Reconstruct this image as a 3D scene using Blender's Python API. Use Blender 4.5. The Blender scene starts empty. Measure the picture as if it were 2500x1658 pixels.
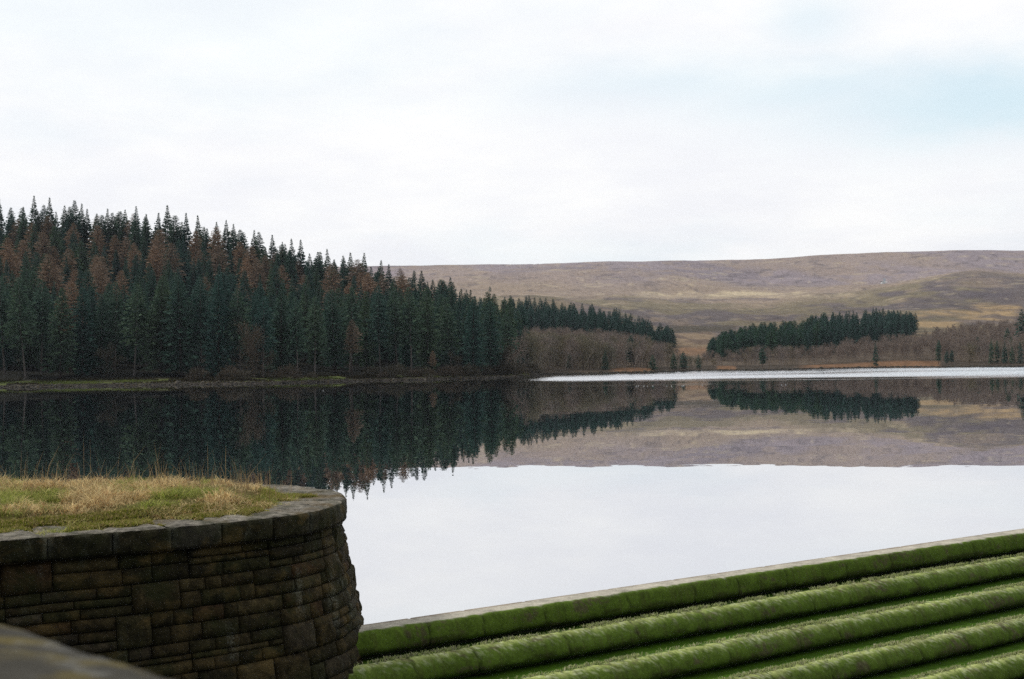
import bpy, math, random
import numpy as np
from mathutils import Vector, Matrix

sc = bpy.context.scene
COL = sc.collection
rng = np.random.default_rng(7)
random.seed(7)

# ------------------------------------------------------------------ camera
H = 3.75                      # eye height above the water
FPX = 3472.0                  # focal length in pixels of the 2500 px wide photograph
ROLL = math.radians(0.83)
PITCH = math.atan(58 / FPX)
R_ = Vector((math.cos(ROLL), 0, -math.sin(ROLL)))
F_ = Vector((0, math.cos(PITCH), math.sin(PITCH)))
R_ = (R_ - F_ * R_.dot(F_)).normalized()
U_ = R_.cross(F_)
cam = bpy.data.cameras.new('camera')
cam.lens = 50; cam.sensor_width = 36; cam.sensor_fit = 'HORIZONTAL'
cam.clip_start = 0.1; cam.clip_end = 30000
cam.dof.use_dof = True; cam.dof.focus_distance = 42; cam.dof.aperture_fstop = 6.3
camo = bpy.data.objects.new('camera', cam); COL.objects.link(camo)
M = Matrix.Identity(4)
for i in range(3):
    M[i][0] = R_[i]; M[i][1] = U_[i]; M[i][2] = -F_[i]
M[0][3], M[1][3], M[2][3] = 0, 0, H
camo.matrix_world = M
sc.camera = camo

def ray(x, y):
    return F_ + R_ * ((x - 1250) / FPX) - U_ * ((y - 829) / FPX)
def on_z(x, y, z):            # where the sight line meets a level plane
    d = ray(x, y); t = (z - H) / d.z
    return Vector((d.x * t, d.y * t, z))
def at_y(x, y, Y):            # the point of the sight line at depth Y
    d = ray(x, y); t = Y / d.y
    return Vector((d.x * t, Y, H + d.z * t))

# ------------------------------------------------------------------ world
SUN_EL, SUN_AZ = math.radians(46), math.radians(-72)   # from the left, high, through thin cloud
w = bpy.data.worlds.new('World'); sc.world = w; w.use_nodes = True
nt = w.node_tree; nt.nodes.clear()
def N(t, typ, **kw):
    n = t.nodes.new(typ)
    for k, v in kw.items():
        setattr(n, k, v)
    return n
def L(t, a, b): t.links.new(a, b)
def math_(t, op, a, b=None, c=None, clamp=False):
    n = N(t, 'ShaderNodeMath', operation=op, use_clamp=clamp)
    for i, v in enumerate((a, b, c)):
        if v is None: continue
        if isinstance(v, (int, float)): n.inputs[i].default_value = v
        else: L(t, v, n.inputs[i])
    return n.outputs[0]
def mixc(t, f, a, b, mode='MIX'):
    n = N(t, 'ShaderNodeMix', data_type='RGBA', blend_type=mode)
    for i, v in ((0, f), (6, a), (7, b)):
        if isinstance(v, (int, float)): n.inputs[i].default_value = v
        elif isinstance(v, (tuple, list)): n.inputs[i].default_value = (*v[:3], 1)
        else: L(t, v, n.inputs[i])
    return n.outputs[2]
def ramp(t, f, stops, interp='LINEAR'):
    n = N(t, 'ShaderNodeValToRGB'); cr = n.color_ramp; cr.interpolation = interp
    while len(cr.elements) < len(stops): cr.elements.new(0.5)
    for e, (p, c) in zip(cr.elements, stops):
        e.position = p; e.color = (*c, 1) if isinstance(c, (tuple, list)) else (c, c, c, 1)
    L(t, f, n.inputs[0]); return n.outputs[0]
def noise(t, vec, scale, detail=4, rough=.55, dist=0.0):
    n = N(t, 'ShaderNodeTexNoise'); n.inputs['Scale'].default_value = scale
    n.inputs['Detail'].default_value = detail; n.inputs['Roughness'].default_value = rough
    n.inputs['Distortion'].default_value = dist
    if vec is not None: L(t, vec, n.inputs['Vector'])
    return n
def mapping(t, vec, scale=(1, 1, 1), loc=(0, 0, 0), rot=(0, 0, 0)):
    n = N(t, 'ShaderNodeMapping'); n.inputs['Scale'].default_value = scale
    n.inputs['Location'].default_value = loc; n.inputs['Rotation'].default_value = rot
    L(t, vec, n.inputs['Vector']); return n.outputs[0]

out = N(nt, 'ShaderNodeOutputWorld'); bg = N(nt, 'ShaderNodeBackground')
sky = N(nt, 'ShaderNodeTexSky', sky_type='NISHITA', sun_disc=False)
sky.sun_elevation = SUN_EL; sky.sun_rotation = SUN_AZ
sky.air_density = 1.0; sky.dust_density = 2.0
tc = N(nt, 'ShaderNodeTexCoord'); gen = tc.outputs['Generated']
sep = N(nt, 'ShaderNodeSeparateXYZ'); L(nt, gen, sep.inputs[0])
# clouds lie in a layer: project the direction on a plane overhead so they flatten to the horizon
zz = math_(nt, 'ADD', math_(nt, 'MAXIMUM', sep.outputs[2], 0.0), 0.16)
cx = math_(nt, 'DIVIDE', sep.outputs[0], zz); cy = math_(nt, 'DIVIDE', sep.outputs[1], zz)
comb = N(nt, 'ShaderNodeCombineXYZ'); L(nt, cx, comb.inputs[0]); L(nt, cy, comb.inputs[1])
n1 = noise(nt, mapping(nt, comb.outputs[0], loc=(3.3, 1.7, 0)), 0.9, 5, .55)
n2 = noise(nt, mapping(nt, comb.outputs[0], loc=(8.1, 4.2, 2)), 2.2, 6, .6)
# the pale opening in the cloud, up to the right
op = []
for (px, py, rx, ry) in ((2480, 240, .135, .026), (2050, 225, .11, .022), (1980, 60, .03, .02), (1700, 210, .13, .02), (640, 130, .045, .013)):
    d = ray(px, py).normalized()
    vx = math_(nt, 'DIVIDE', math_(nt, 'SUBTRACT', sep.outputs[0], d.x), rx)
    vz = math_(nt, 'DIVIDE', math_(nt, 'SUBTRACT', sep.outputs[2], d.z), ry)
    vz = math_(nt, 'ADD', vz, math_(nt, 'MULTIPLY', math_(nt, 'SUBTRACT', n2.outputs[0], .5), 2.2))
    e = math_(nt, 'ADD', math_(nt, 'MULTIPLY', vx, vx), math_(nt, 'MULTIPLY', vz, vz))
    op.append(math_(nt, 'MULTIPLY', math_(nt, 'EXPONENT', math_(nt, 'MULTIPLY', e, -0.8)), {2480: .8, 2050: .55, 1980: .4, 1700: .42, 640: .22}[px]))
o = op[0]
for q in op[1:]: o = math_(nt, 'MAXIMUM', o, q)
fwd = N(nt, 'ShaderNodeMapRange'); L(nt, math_(nt, 'ADD', sep.outputs[1], math_(nt, 'MULTIPLY', sep.outputs[2], .9)), fwd.inputs[0])
fwd.inputs[1].default_value = -.25; fwd.inputs[2].default_value = .65
fwd.inputs[3].default_value = 0.0; fwd.inputs[4].default_value = 1.0
o = math_(nt, 'MULTIPLY', o, math_(nt, 'GREATER_THAN', sep.outputs[1], 0.0))
thin = ramp(nt, n1.outputs[0], [(.36, .22), (.52, 0.0)])
ga = math_(nt, 'MAXIMUM', o, thin, clamp=True)
# cloud body: white ahead, unseen sky behind darkened to dim pier wall and weir
body = mixc(nt, ramp(nt, n2.outputs[0], [(.35, 0.0), (.65, 1.0)]), (.985, .99, 1.02), (1.09, 1.085, 1.075))
body = mixc(nt, fwd.outputs[0], (.13, .15, .18), body)
zen = N(nt, 'ShaderNodeMapRange'); L(nt, sep.outputs[2], zen.inputs[0])
zen.inputs[1].default_value = .3; zen.inputs[2].default_value = .9; zen.inputs[3].default_value = 1.0; zen.inputs[4].default_value = 1.0
body = mixc(nt, 1.0, body, zen.outputs[0], 'MULTIPLY')
blue = mixc(nt, 1.0, sky.outputs[0], (.10, .10, .10), 'MULTIPLY')
blue = mixc(nt, .90, blue, (.68, .90, 1.0))
skyc = mixc(nt, ga, body, blue)
L(nt, skyc, bg.inputs[0]); bg.inputs[1].default_value = 1.0
L(nt, bg.outputs[0], out.inputs[0])

# ------------------------------------------------------------------ sun
sl = bpy.data.lights.new('sun', 'SUN'); sl.energy = 2.0; sl.angle = math.radians(9); sl.color = (1, .95, .87)
so = bpy.data.objects.new('sun', sl); COL.objects.link(so)
dirv = Vector((math.sin(SUN_AZ) * math.cos(SUN_EL), math.cos(SUN_AZ) * math.cos(SUN_EL), math.sin(SUN_EL)))
so.rotation_euler = dirv.to_track_quat('Z', 'Y').to_euler()
so.location = (-60, 50, 80)

vs = sc.view_settings
vs.view_transform = 'Standard'; vs.look = 'None'; vs.exposure = 0.0; vs.gamma = 1.0; vs.use_curve_mapping = False
sc.cycles.max_bounces = 6; sc.cycles.transparent_max_bounces = 4
sc.cycles.volume_bounces = 0
sc.cycles.use_denoising = False

# ------------------------------------------------------------------ helpers
def mesh_np(name, V, Fa, mat, parent=None, smooth=False, col=None, loc=None):
    V = np.asarray(V, dtype=np.float32); Fa = np.asarray(Fa, dtype=np.int32)
    me = bpy.data.meshes.new(name); k = Fa.shape[1]
    me.vertices.add(len(V)); me.vertices.foreach_set('co', V.ravel())
    me.loops.add(Fa.size); me.loops.foreach_set('vertex_index', Fa.ravel())
    me.polygons.add(len(Fa)); me.polygons.foreach_set('loop_start', np.arange(0, Fa.size, k, dtype=np.int32))
    me.polygons.foreach_set('use_smooth', np.full(len(Fa), smooth))
    me.update(calc_edges=True)
    if col is not None:
        a = me.color_attributes.new('tint', 'FLOAT_COLOR', 'POINT')
        c = np.ones((len(V), 4), dtype=np.float32); c[:, :3] = col
        a.data.foreach_set('color', c.ravel())
    me.validate()
    if mat: me.materials.append(mat)
    o = bpy.data.objects.new(name, me); COL.objects.link(o)
    if parent is not None: o.parent = parent
    if loc is not None: o.location = loc
    return o
def grid_faces(nu, nv, off=0):
    i = np.arange(nu - 1)[:, None] * nv + np.arange(nv - 1)[None, :]
    return (np.stack([i, i + nv, i + nv + 1, i + 1], -1).reshape(-1, 4)) + off
def hash2(i, j, s=0):
    n = (i * 374761393 + j * 668265263 + s * 1442695041) & 0xffffffff
    n = ((n ^ (n >> 13)) * 1274126177) & 0xffffffff
    return ((n ^ (n >> 16)) & 0xffff) / 65535.0
def vnoise(x, y, s=0):
    x = np.asarray(x, float); y = np.asarray(y, float)
    xi = np.floor(x).astype(np.int64); yi = np.floor(y).astype(np.int64)
    fx = x - xi; fy = y - yi; fx = fx * fx * (3 - 2 * fx); fy = fy * fy * (3 - 2 * fy)
    a = hash2(xi, yi, s); b = hash2(xi + 1, yi, s); c = hash2(xi, yi + 1, s); d = hash2(xi + 1, yi + 1, s)
    return (a * (1 - fx) + b * fx) * (1 - fy) + (c * (1 - fx) + d * fx) * fy
def fbm(x, y, s=0, o=4):
    r = 0; a = .5; f = 1
    for k in range(o):
        r = r + a * vnoise(np.asarray(x) * f, np.asarray(y) * f, s + k * 17); a *= .5; f *= 2.03
    return r / (1 - .5 ** o)
def empty(name, loc=(0, 0, 0), label=None, cat=None, group=None):
    o = bpy.data.objects.new(name, None); COL.objects.link(o); o.location = loc
    o.empty_display_size = .2
    if label: o['label'] = label
    if cat: o['category'] = cat
    if group: o['group'] = group
    return o
def tag(o, label, cat, group=None, kind=None):
    o['label'] = label; o['category'] = cat
    if group: o['group'] = group
    if kind: o['kind'] = kind
    return o
def structure(o, label, cat):
    return tag(o, label, cat, kind='structure')

def mat_new(name, rough=.9, spec=.2):
    m = bpy.data.materials.new(name); m.use_nodes = True
    b = m.node_tree.nodes['Principled BSDF']
    b.inputs['Roughness'].default_value = rough
    b.inputs['Specular IOR Level'].default_value = spec
    return m, m.node_tree, b
def bump(t, b, h, strength=.5, dist=.02):
    n = N(t, 'ShaderNodeBump'); n.inputs['Strength'].default_value = strength; n.inputs['Distance'].default_value = dist
    L(t, h, n.inputs['Height']); L(t, n.outputs[0], b.inputs['Normal'])

def foliage_mat(name, c1, c2, c3=None, transl=.15, scale=.35):
    m, t, b = mat_new(name, .85, .1)
    oi = N(t, 'ShaderNodeObjectInfo'); tc = N(t, 'ShaderNodeTexCoord')
    n = noise(t, tc.outputs['Object'], scale, 3, .6)
    c = mixc(t, ramp(t, n.outputs[0], [(.35, 0.0), (.65, 1.0)]), c1, c2)
    if c3: c = mixc(t, ramp(t, oi.outputs['Random'], [(.0, 0.0), (1.0, .85)]), c, c3)
    L(t, c, b.inputs['Base Color'])
    tr = N(t, 'ShaderNodeBsdfTranslucent'); L(t, c, tr.inputs[0])
    ms = N(t, 'ShaderNodeMixShader'); ms.inputs[0].default_value = transl
    L(t, b.outputs[0], ms.inputs[1]); L(t, tr.outputs[0], ms.inputs[2])
    L(t, ms.outputs[0], t.nodes['Material Output'].inputs[0])
    return m
M_spruce = foliage_mat('spruce_needles', (.052, .094, .062), (.115, .170, .094), (.042, .100, .088), .2)
M_pine = foliage_mat('pine_needles', (.045, .100, .058), (.075, .150, .080), (.040, .095, .085))
M_larch = foliage_mat('larch_twigs', (.27, .175, .115), (.36, .240, .155), (.20, .155, .115))
M_birch = foliage_mat('birch_twigs', (.215, .165, .135), (.285, .225, .180), (.215, .180, .165), .05)
M_alder = foliage_mat('olive_twigs', (.20, .165, .110), (.26, .215, .140), (.16, .155, .11), .05)
def bark_mat(name, c1, c2):
    m, t, b = mat_new(name, .95, .1)
    tc = N(t, 'ShaderNodeTexCoord')
    n = noise(t, mapping(t, tc.outputs['Object'], (3, 3, .6)), 2, 4)
    L(t, mixc(t, n.outputs[0], c1, c2), b.inputs['Base Color'])
    bump(t, b, n.outputs[0], .4, .05)
    return m
M_bark = bark_mat('conifer_bark', (.05, .035, .028), (.11, .085, .07))
M_palebark = bark_mat('pale_bark', (.10, .085, .075), (.19, .165, .145))

M_birchbark = bark_mat('birch_bark', (.24, .21, .18), (.42, .38, .33))
# ------------------------------------------------------------------ trees (meshes shared by the copies)
def tube(path, rad, n=5):
    """tapered tube through the points"""
    path = np.array(path, float); V = []; k = len(path)
    for i, p in enumerate(path):
        d = path[min(i + 1, k - 1)] - path[max(i - 1, 0)]; d /= np.linalg.norm(d) + 1e-9
        a = np.cross(d, (0.31, .95, .02)); a /= np.linalg.norm(a) + 1e-9; b = np.cross(d, a)
        for j in range(n):
            t = 2 * math.pi * j / n
            V.append(p + rad[i] * (math.cos(t) * a + math.sin(t) * b))
    Fq = [(i * n + j, i * n + (j + 1) % n, (i + 1) * n + (j + 1) % n, (i + 1) * n + j) for i in range(k - 1) for j in range(n)]
    return np.array(V), np.array(Fq)
class MB:
    def __init__(s): s.V = []; s.F = []; s.n = 0; s.C = []
    def add(s, V, F, c=None):
        V = np.asarray(V, float); F = np.asarray(F, int)
        s.V.append(V); s.F.append(F + s.n); s.n += len(V)
        if c is not None: s.C.append(np.broadcast_to(np.asarray(c, float), (len(V), 3)))
    def arrays(s): return np.concatenate(s.V), np.concatenate(s.F)
    def build(s, name, mat, parent=None, smooth=False, loc=None):
        V, F = s.arrays()
        return mesh_np(name, V, F, mat, parent, smooth, np.concatenate(s.C) if s.C else None, loc)
def sprays(P, D, Ln, W, r):
    """diamond leaf sprays: base points P, directions D, length, half width"""
    n = len(P); D = D / (np.linalg.norm(D, axis=1, keepdims=True) + 1e-9)
    rnd = r.normal(size=(n, 3)); Lt = np.cross(D, rnd); Lt /= (np.linalg.norm(Lt, axis=1, keepdims=True) + 1e-9)
    Ln = Ln[:, None]; W = W[:, None]
    a = P; b = P + D * Ln * .45 + Lt * W; c = P + D * Ln; d = P + D * Ln * .45 - Lt * W
    V = np.stack([a, b, c, d], 1).reshape(-1, 3)
    F = np.arange(4 * n).reshape(-1, 4)
    return V, F
def spruce_crown(h, rad, seed, bare=.12, spire=.8, spray=1.0, wid=.3, dens=1.0, droop=.35, full=1.0):
    r = np.random.default_rng(seed); P = []; D = []; Ls = []; Ws = []
    z0 = h * bare; lop = r.uniform(0, 6.28); lopa = r.uniform(0, .2); z = z0; gap = r.uniform(.3, .8)
    while z < h - .25:
        t = (z - z0) / (h - z0)
        env = rad * ((1 - t) ** spire) * (0.6 + .4 * min(1, t * 5)) * r.uniform(.78, 1.08)
        fine = 1 - .72 * smoothstep_(.45, 1.0, t)
        nb = max(4, int(r.integers(8, 12) * full * (1 - .25 * t))); a0 = r.uniform(0, 6.28)
        for k in range(nb):
            a = a0 + 6.283 * k / nb + r.uniform(-.25, .25)
            bl = env * r.uniform(.6, 1.12) * (1 + lopa * math.cos(a - lop))
            if r.random() < .05 and t < .8: bl *= 1.3
            ca, sa = math.cos(a), math.sin(a); z_ = z + r.uniform(-.35, .35) * fine
            up = .55 * t - droop * (1 - t); sz0 = spray * fine
            m = max(2, int(bl / (sz0 * .34)))
            for q in range(m):
                f = (q + r.uniform(0, 1)) / m; rr = bl * f
                P.append((ca * rr, sa * rr, z_ + up * rr - .10 * rr * f)); side = r.uniform(-1, 1) * (.25 + .75 * fine)
                D.append((ca - sa * side, sa + ca * side, r.uniform(-.5, .1) + .35 * t))
                sz = sz0 * r.uniform(.6, 1.2); Ls.append(sz); Ws.append(wid * sz / spray * r.uniform(.7, 1.3))
        z += (.62 - .42 * t) / dens * r.uniform(.8, 1.2)
    for k in range(5):
        P.append((0, 0, h - .9 + .1 * k)); D.append((r.uniform(-.05, .05), r.uniform(-.05, .05), 1)); Ls.append(.9 - .1 * k); Ws.append(.06)
    return sprays(np.array(P), np.array(D), np.array(Ls), np.array(Ws), r)
def smoothstep_(a, b, x):
    q = min(1, max(0, (x - a) / (b - a))); return q * q * (3 - 2 * q)
def pine_crown(h, rad, seed):
    r = np.random.default_rng(seed); P = []; D = []; Ls = []; Ws = []
    for k in range(r.integers(15, 20)):
        t = r.uniform(0, 1); z = h * (.42 + .52 * t); e = rad * math.sin(math.pi * min(.95, .25 + .7 * t)) ** .7
        a = r.uniform(0, 6.28); d = e * r.uniform(.25, .8)
        c = np.array((math.cos(a) * d, math.sin(a) * d, z)); cr = rad * r.uniform(.28, .48)
        for q in range(85):
            v = r.normal(size=3); v /= np.linalg.norm(v); p = c + v * cr * np.array((1, 1, .6)) * r.uniform(.5, 1)
            P.append(p); D.append(v + np.array((0, 0, .6))); Ls.append(r.uniform(.35, .75)); Ws.append(r.uniform(.1, .2))
    for q in range(70):
        a = r.uniform(0, 6.28); P.append((math.cos(a) * .3, math.sin(a) * .3, h * r.uniform(.9, .98))); D.append((math.cos(a), math.sin(a), 1)); Ls.append(.6); Ws.append(.12)
    return sprays(np.array(P), np.array(D), np.array(Ls), np.array(Ws), r)
def bare_tree(h, rad, seed, twigs=1100, low=.18, tw=.035):
    """trunk and limbs, and a cloud of thin upswept twigs"""
    r = np.random.default_rng(seed); tr = MB(); tips = []
    def grow(p, d, ln, ra, lv):
        p = np.array(p, float); d = np.array(d, float); pts = [p]; rs = [ra]
        for k in range(3):
            d = d + r.normal(size=3) * .13 + np.array((0, 0, .06)); d /= np.linalg.norm(d)
            p = p + d * ln / 3; pts.append(p); rs.append(ra * (1 - .22 * (k + 1)))
        tr.add(*tube(pts, rs, 4 if lv else 5))
        if lv >= 1:
            for q in pts[1:]: tips.append((q, d))
        if lv < 3:
            for k in range(4 if lv == 0 else 3):
                a = r.uniform(0, 6.28); s = .55 + .25 * lv * .5
                nd = d + np.array((math.cos(a), math.sin(a), .1)) * s * rad / h * 2.6
                q = pts[r.integers(2, 4)] if lv else pts[1 + min(2, k)]
                grow(q, nd / np.linalg.norm(nd), ln * r.uniform(.55, .8), ra * .5, lv + 1)
    grow((0, 0, 0), (r.uniform(-.08, .08), r.uniform(-.08, .08), 1), h * .42, h * .014, 0)
    idx = r.integers(0, len(tips), twigs)
    P = np.array([tips[i][0] for i in idx]) + r.normal(size=(twigs, 3)) * h * .04
    D = np.array([tips[i][1] for i in idx]) * .6 + r.normal(size=(twigs, 3)) * .45 + np.array((0, 0, .35))
    nlow = int(twigs * .22); P[:nlow, 2] *= r.uniform(0, .8, nlow); P[:nlow, :2] += r.normal(size=(nlow, 2)) * h * .07
    P[:, 2] = np.maximum(P[:, 2], .1)
    tv = sprays(P, D, r.uniform(.5, 1.3, twigs) * h / 11, r.uniform(.6, 1.2, twigs) * tw, r)
    top = np.quantile(tv[0][:, 2], .995); s = h / top
    T, Fq = tr.arrays()
    return (T * s, Fq), (tv[0] * s, tv[1])
def bush(h, rad, seed, n=900, tw=.05):
    r = np.random.default_rng(seed)
    v = r.normal(size=(n, 3)); v /= np.linalg.norm(v, axis=1, keepdims=True); v[:, 2] = np.abs(v[:, 2])
    q = r.uniform(.3, 1, n)[:, None] ** .5
    lump = .75 + .5 * vnoise(v[:, 0] * 2.2 + 9, v[:, 1] * 2.2 + v[:, 2] * 2 + 5, seed)[:, None]
    P = v * q * lump * np.array((rad, rad, h)) * .86
    return sprays(P, v + r.normal(size=(n, 3)) * .5 + np.array((0, 0, .4)), r.uniform(.3, .8, n) * h / 3, r.uniform(.5, 1.4, n) * tw, r)
def trunk_mesh(h, r0, lean=0.0, seed=0):
    r = np.random.default_rng(seed)
    pts = [(lean * h * (1 - f) ** 2 * .12 + r.normal() * .03, 0, h * f - .3 * (f == 0)) for f in (0, .08, .25, .5, .75, 1)]
    return tube(pts, [r0 * 1.35, r0, r0 * .85, r0 * .6, r0 * .34, .02], 6)

CROWN, TRUNK = {}, {}
def proto(kind, k, crown, trunk, cm, tm):
    a = mesh_np('crown', crown[0], crown[1], cm); b = mesh_np('trunk', trunk[0], trunk[1], tm, smooth=True)
    CROWN.setdefault(kind, []).append(a.data); TRUNK.setdefault(kind, []).append(b.data)
    bpy.data.objects.remove(a); bpy.data.objects.remove(b)
# every proto is 20 m tall (10 m for the bare ones); copies are scaled
for k in range(12):
    proto('spruce', k, spruce_crown(20, random.uniform(3.7, 5.2), 100 + k, random.uniform(.04, .14), spire=random.uniform(.48, .95), dens=1.1), trunk_mesh(20, .24, 0, k), M_spruce, M_bark)
for k in range(4):
    proto('tall_spruce', k, spruce_crown(20, 4.4, 130 + k, .1, full=1.0, spire=1.1, dens=1.2), trunk_mesh(20, .22, 0, k), M_spruce, M_bark)
for k in range(4):   # front row: long bare stems, crown high up
    proto('front_spruce', k, spruce_crown(20, 3.9, 150 + k, .36, full=.9, spire=.7), trunk_mesh(20, .20, (-1) ** k * .4, k), M_spruce, M_palebark)
for k in range(5):
    proto('larch', k, spruce_crown(20, 4.0, 200 + k, .42, full=1.1, spire=.62, spray=1.0, wid=.17, droop=.05), trunk_mesh(20, .2, 0, k), M_larch, M_bark)
for k in range(5):
    proto('pine', k, spruce_crown(13, 2.7, 300 + k, .2, full=1.1, spire=.5, spray=.8, wid=.24, droop=-.1), trunk_mesh(12.6, .17, 0, k), M_pine, M_bark)
for k in range(6):
    proto('plantation', k, spruce_crown(14, 2.5, 330 + k, .10, spire=.72, spray=.9, wid=.28), trunk_mesh(14, .16, 0, k), M_spruce, M_bark)
for k in range(7):
    t_, c_ = bare_tree(10, 2.6, 400 + k, 880, tw=.048); proto('birch', k, c_, t_, M_birch, M_birchbark)
for k in range(4):
    t_, c_ = bare_tree(10, 3.2, 450 + k, 1500, tw=.048); proto('alder', k, c_, t_, M_alder, M_bark)
M_scrub = foliage_mat('dark_twigs', (.085, .062, .045), (.125, .095, .065), (.07, .065, .045), .05)
for k in range(3):
    t_, c_ = bare_tree(10, 3.6, 470 + k, 1500, tw=.05); proto('darkbare', k, c_, t_, M_scrub, M_bark)
for k in range(4):
    proto('cone', k, spruce_crown(8, 1.9, 500 + k, .02, full=1.2, spire=.7, spray=.6, wid=.18), trunk_mesh(8, .1, 0, k), M_pine, M_bark)
BUSH = [mesh_np('twigs', *bush(3, 2.4, 600 + k), M_scrub) for k in range(4)]
BUSH = [(o.data, bpy.data.objects.remove(o))[0] for o in BUSH]
HT = dict(spruce=20, tall_spruce=20, front_spruce=20, larch=20, pine=13, plantation=14, birch=10, alder=10, darkbare=10, cone=8)

FARW = MB()
def put_far(kind, p, height, wide):
    k = random.randrange(len(CROWN[kind])); s = height / HT[kind]; a = random.uniform(0, 6.28)
    Rz = np.array(((math.cos(a), -math.sin(a), 0), (math.sin(a), math.cos(a), 0), (0, 0, 1)))
    me = CROWN[kind][k]; v = np.empty(len(me.vertices) * 3, np.float32); me.vertices.foreach_get('co', v)
    FARW.add(v.reshape(-1, 3) @ Rz.T * np.array((s * wide, s * wide, s)) + np.array(p), np.arange(len(v) // 3).reshape(-1, 4))
    me = TRUNK[kind][k]; v = np.empty(len(me.vertices) * 3, np.float32); me.vertices.foreach_get('co', v)
    f = np.empty(len(me.polygons) * 4, np.int32); me.polygons.foreach_get('vertices', f)
    FARW.add(v.reshape(-1, 3) @ Rz.T * np.array((s, s, s)) + np.array(p), f.reshape(-1, 4))
ORD = 'zeroth first second third fourth fifth sixth seventh eighth ninth tenth eleventh twelfth thirteenth fourteenth fifteenth sixteenth seventeenth eighteenth nineteenth twentieth'.split()
def ordinal(n):
    if n <= 20: return ORD[n]
    tens = {2: 'twenty', 3: 'thirty', 4: 'forty', 5: 'fifty', 6: 'sixty'}[n // 10]
    return tens + '-' + ORD[n % 10] if n % 10 else tens[:-1] + 'ieth'
def put_tree(kind, name, p, height, label, cat, group, wide=1.0):
    r = empty(name, p, label, cat, group)
    k = random.randrange(len(CROWN[kind])); s = height / HT[kind]
    r.rotation_euler = (random.uniform(-.035, .035), random.uniform(-.035, .035), random.uniform(0, 6.28))
    r.scale = (s * wide, s * wide, s)
    for nm, me in (('crown', CROWN[kind][k]), ('trunk', TRUNK[kind][k])):
        c = bpy.data.objects.new(nm, me); COL.objects.link(c); c.parent = r
    return r

# ------------------------------------------------------------------ terrain
PX = np.array([-2500, -600, 0, 300, 625, 896, 1044, 1192, 1270, 1300, 1330, 1502, 1667, 1714, 1850, 2042, 2180, 2350, 2500, 3300, 5000], float)
YS = np.array([250, 290, 317, 320, 319, 344, 352, 368, 378, 400, 462, 471, 497, 515, 508, 531, 552, 530, 505, 470, 420], float)
def shoreY(px):
    return np.interp(px, PX, YS) + 3.0 * (fbm(px / 60., px * 0, 5, 3) - .5) * 2
def yc(x, y): return y + .0145 * (x - 1250)
def zof(x, y, Y): return H - (yc(x, y) - 887) / FPX * Y
YN = np.array([560, 620, 700, 850, 1100, 1500, 1800, 2100, 2600], float)
NODES = {
 -600: [884, 872, 862, 850, 830, 790, 770, 730, 690],
 955: [882, 868, 850, 815, 775, 730, 700, 675, 648],
 1290: [876, 842, 808, 777, 745, 715, 698, 672, 644],
 1480: [882, 856, 826, 798, 762, 726, 704, 674, 638],
 1640: [887, 866, 842, 816, 777, 735, 712, 675, 636],
 1850: [888, 868, 842, 815, 775, 736, 716, 685, 632],
 2010: [888, 866, 838, 806, 768, 722, 706, 676, 622],
 2157: [886, 864, 835, 800, 760, 704, 700, 665, 614],
 2372: [880, 856, 825, 788, 745, 665, 672, 648, 610],
 2500: [872, 848, 815, 780, 740, 669, 676, 650, 611],
 3300: [866, 840, 805, 765, 720, 660, 664, 640, 612]}
NX = np.array(sorted(NODES), float)
NZ = np.array([[zof(x, yy, Y) for yy, Y in zip(NODES[x], YN)] for x in sorted(NODES)])
def smoothstep(a, b, x):
    t = np.clip((x - a) / (b - a), 0, 1); return t * t * (3 - 2 * t)
def interp2(px, Y):
    px = np.clip(px, NX[0], NX[-1]); Yc = np.clip(Y, YN[0], YN[-1])
    i = np.clip(np.searchsorted(NX, px) - 1, 0, len(NX) - 2); j = np.clip(np.searchsorted(YN, Yc) - 1, 0, len(YN) - 2)
    fx = (px - NX[i]) / (NX[i + 1] - NX[i]); fy = (Yc - YN[j]) / (YN[j + 1] - YN[j])
    fx = fx * fx * (3 - 2 * fx) * .5 + fx * .5
    return (NZ[i, j] * (1 - fx) + NZ[i + 1, j] * fx) * (1 - fy) + (NZ[i, j + 1] * (1 - fx) + NZ[i + 1, j + 1] * fx) * fy
# left wooded hill: top of the canopy on the skyline gives the ground under it
SKX = np.array([-900, -300, 0, 200, 400, 600, 780, 900, 1030, 1130, 1200, 1250, 1290, 1340], float)
SKY = np.array([500, 520, 535, 540, 556, 596, 636, 664, 694, 724, 748, 790, 850, 900], float)
def crestY(px): return shoreY(px) + np.interp(px, [-900, 600, 900, 1100, 1290], [215, 200, 180, 130, 50])
TREEH = 17.0
def hill_z(px, Y):
    cy_ = crestY(px); ys = shoreY(px)
    zc = H - (yc(px, np.interp(px, SKX, SKY)) - 887) / FPX * cy_ - TREEH
    zc = np.maximum(zc, 1.0)
    t = (Y - ys) / (cy_ - ys)
    z = 1.2 + (zc - 1.2) * np.clip(t, 0, 1) ** 1.45
    z = z * (1 - smoothstep(1.08, 2.6, t) * .9)
    return np.where(px < 1340, z, 0.0) * smoothstep(1345, 1275, px)
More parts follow.
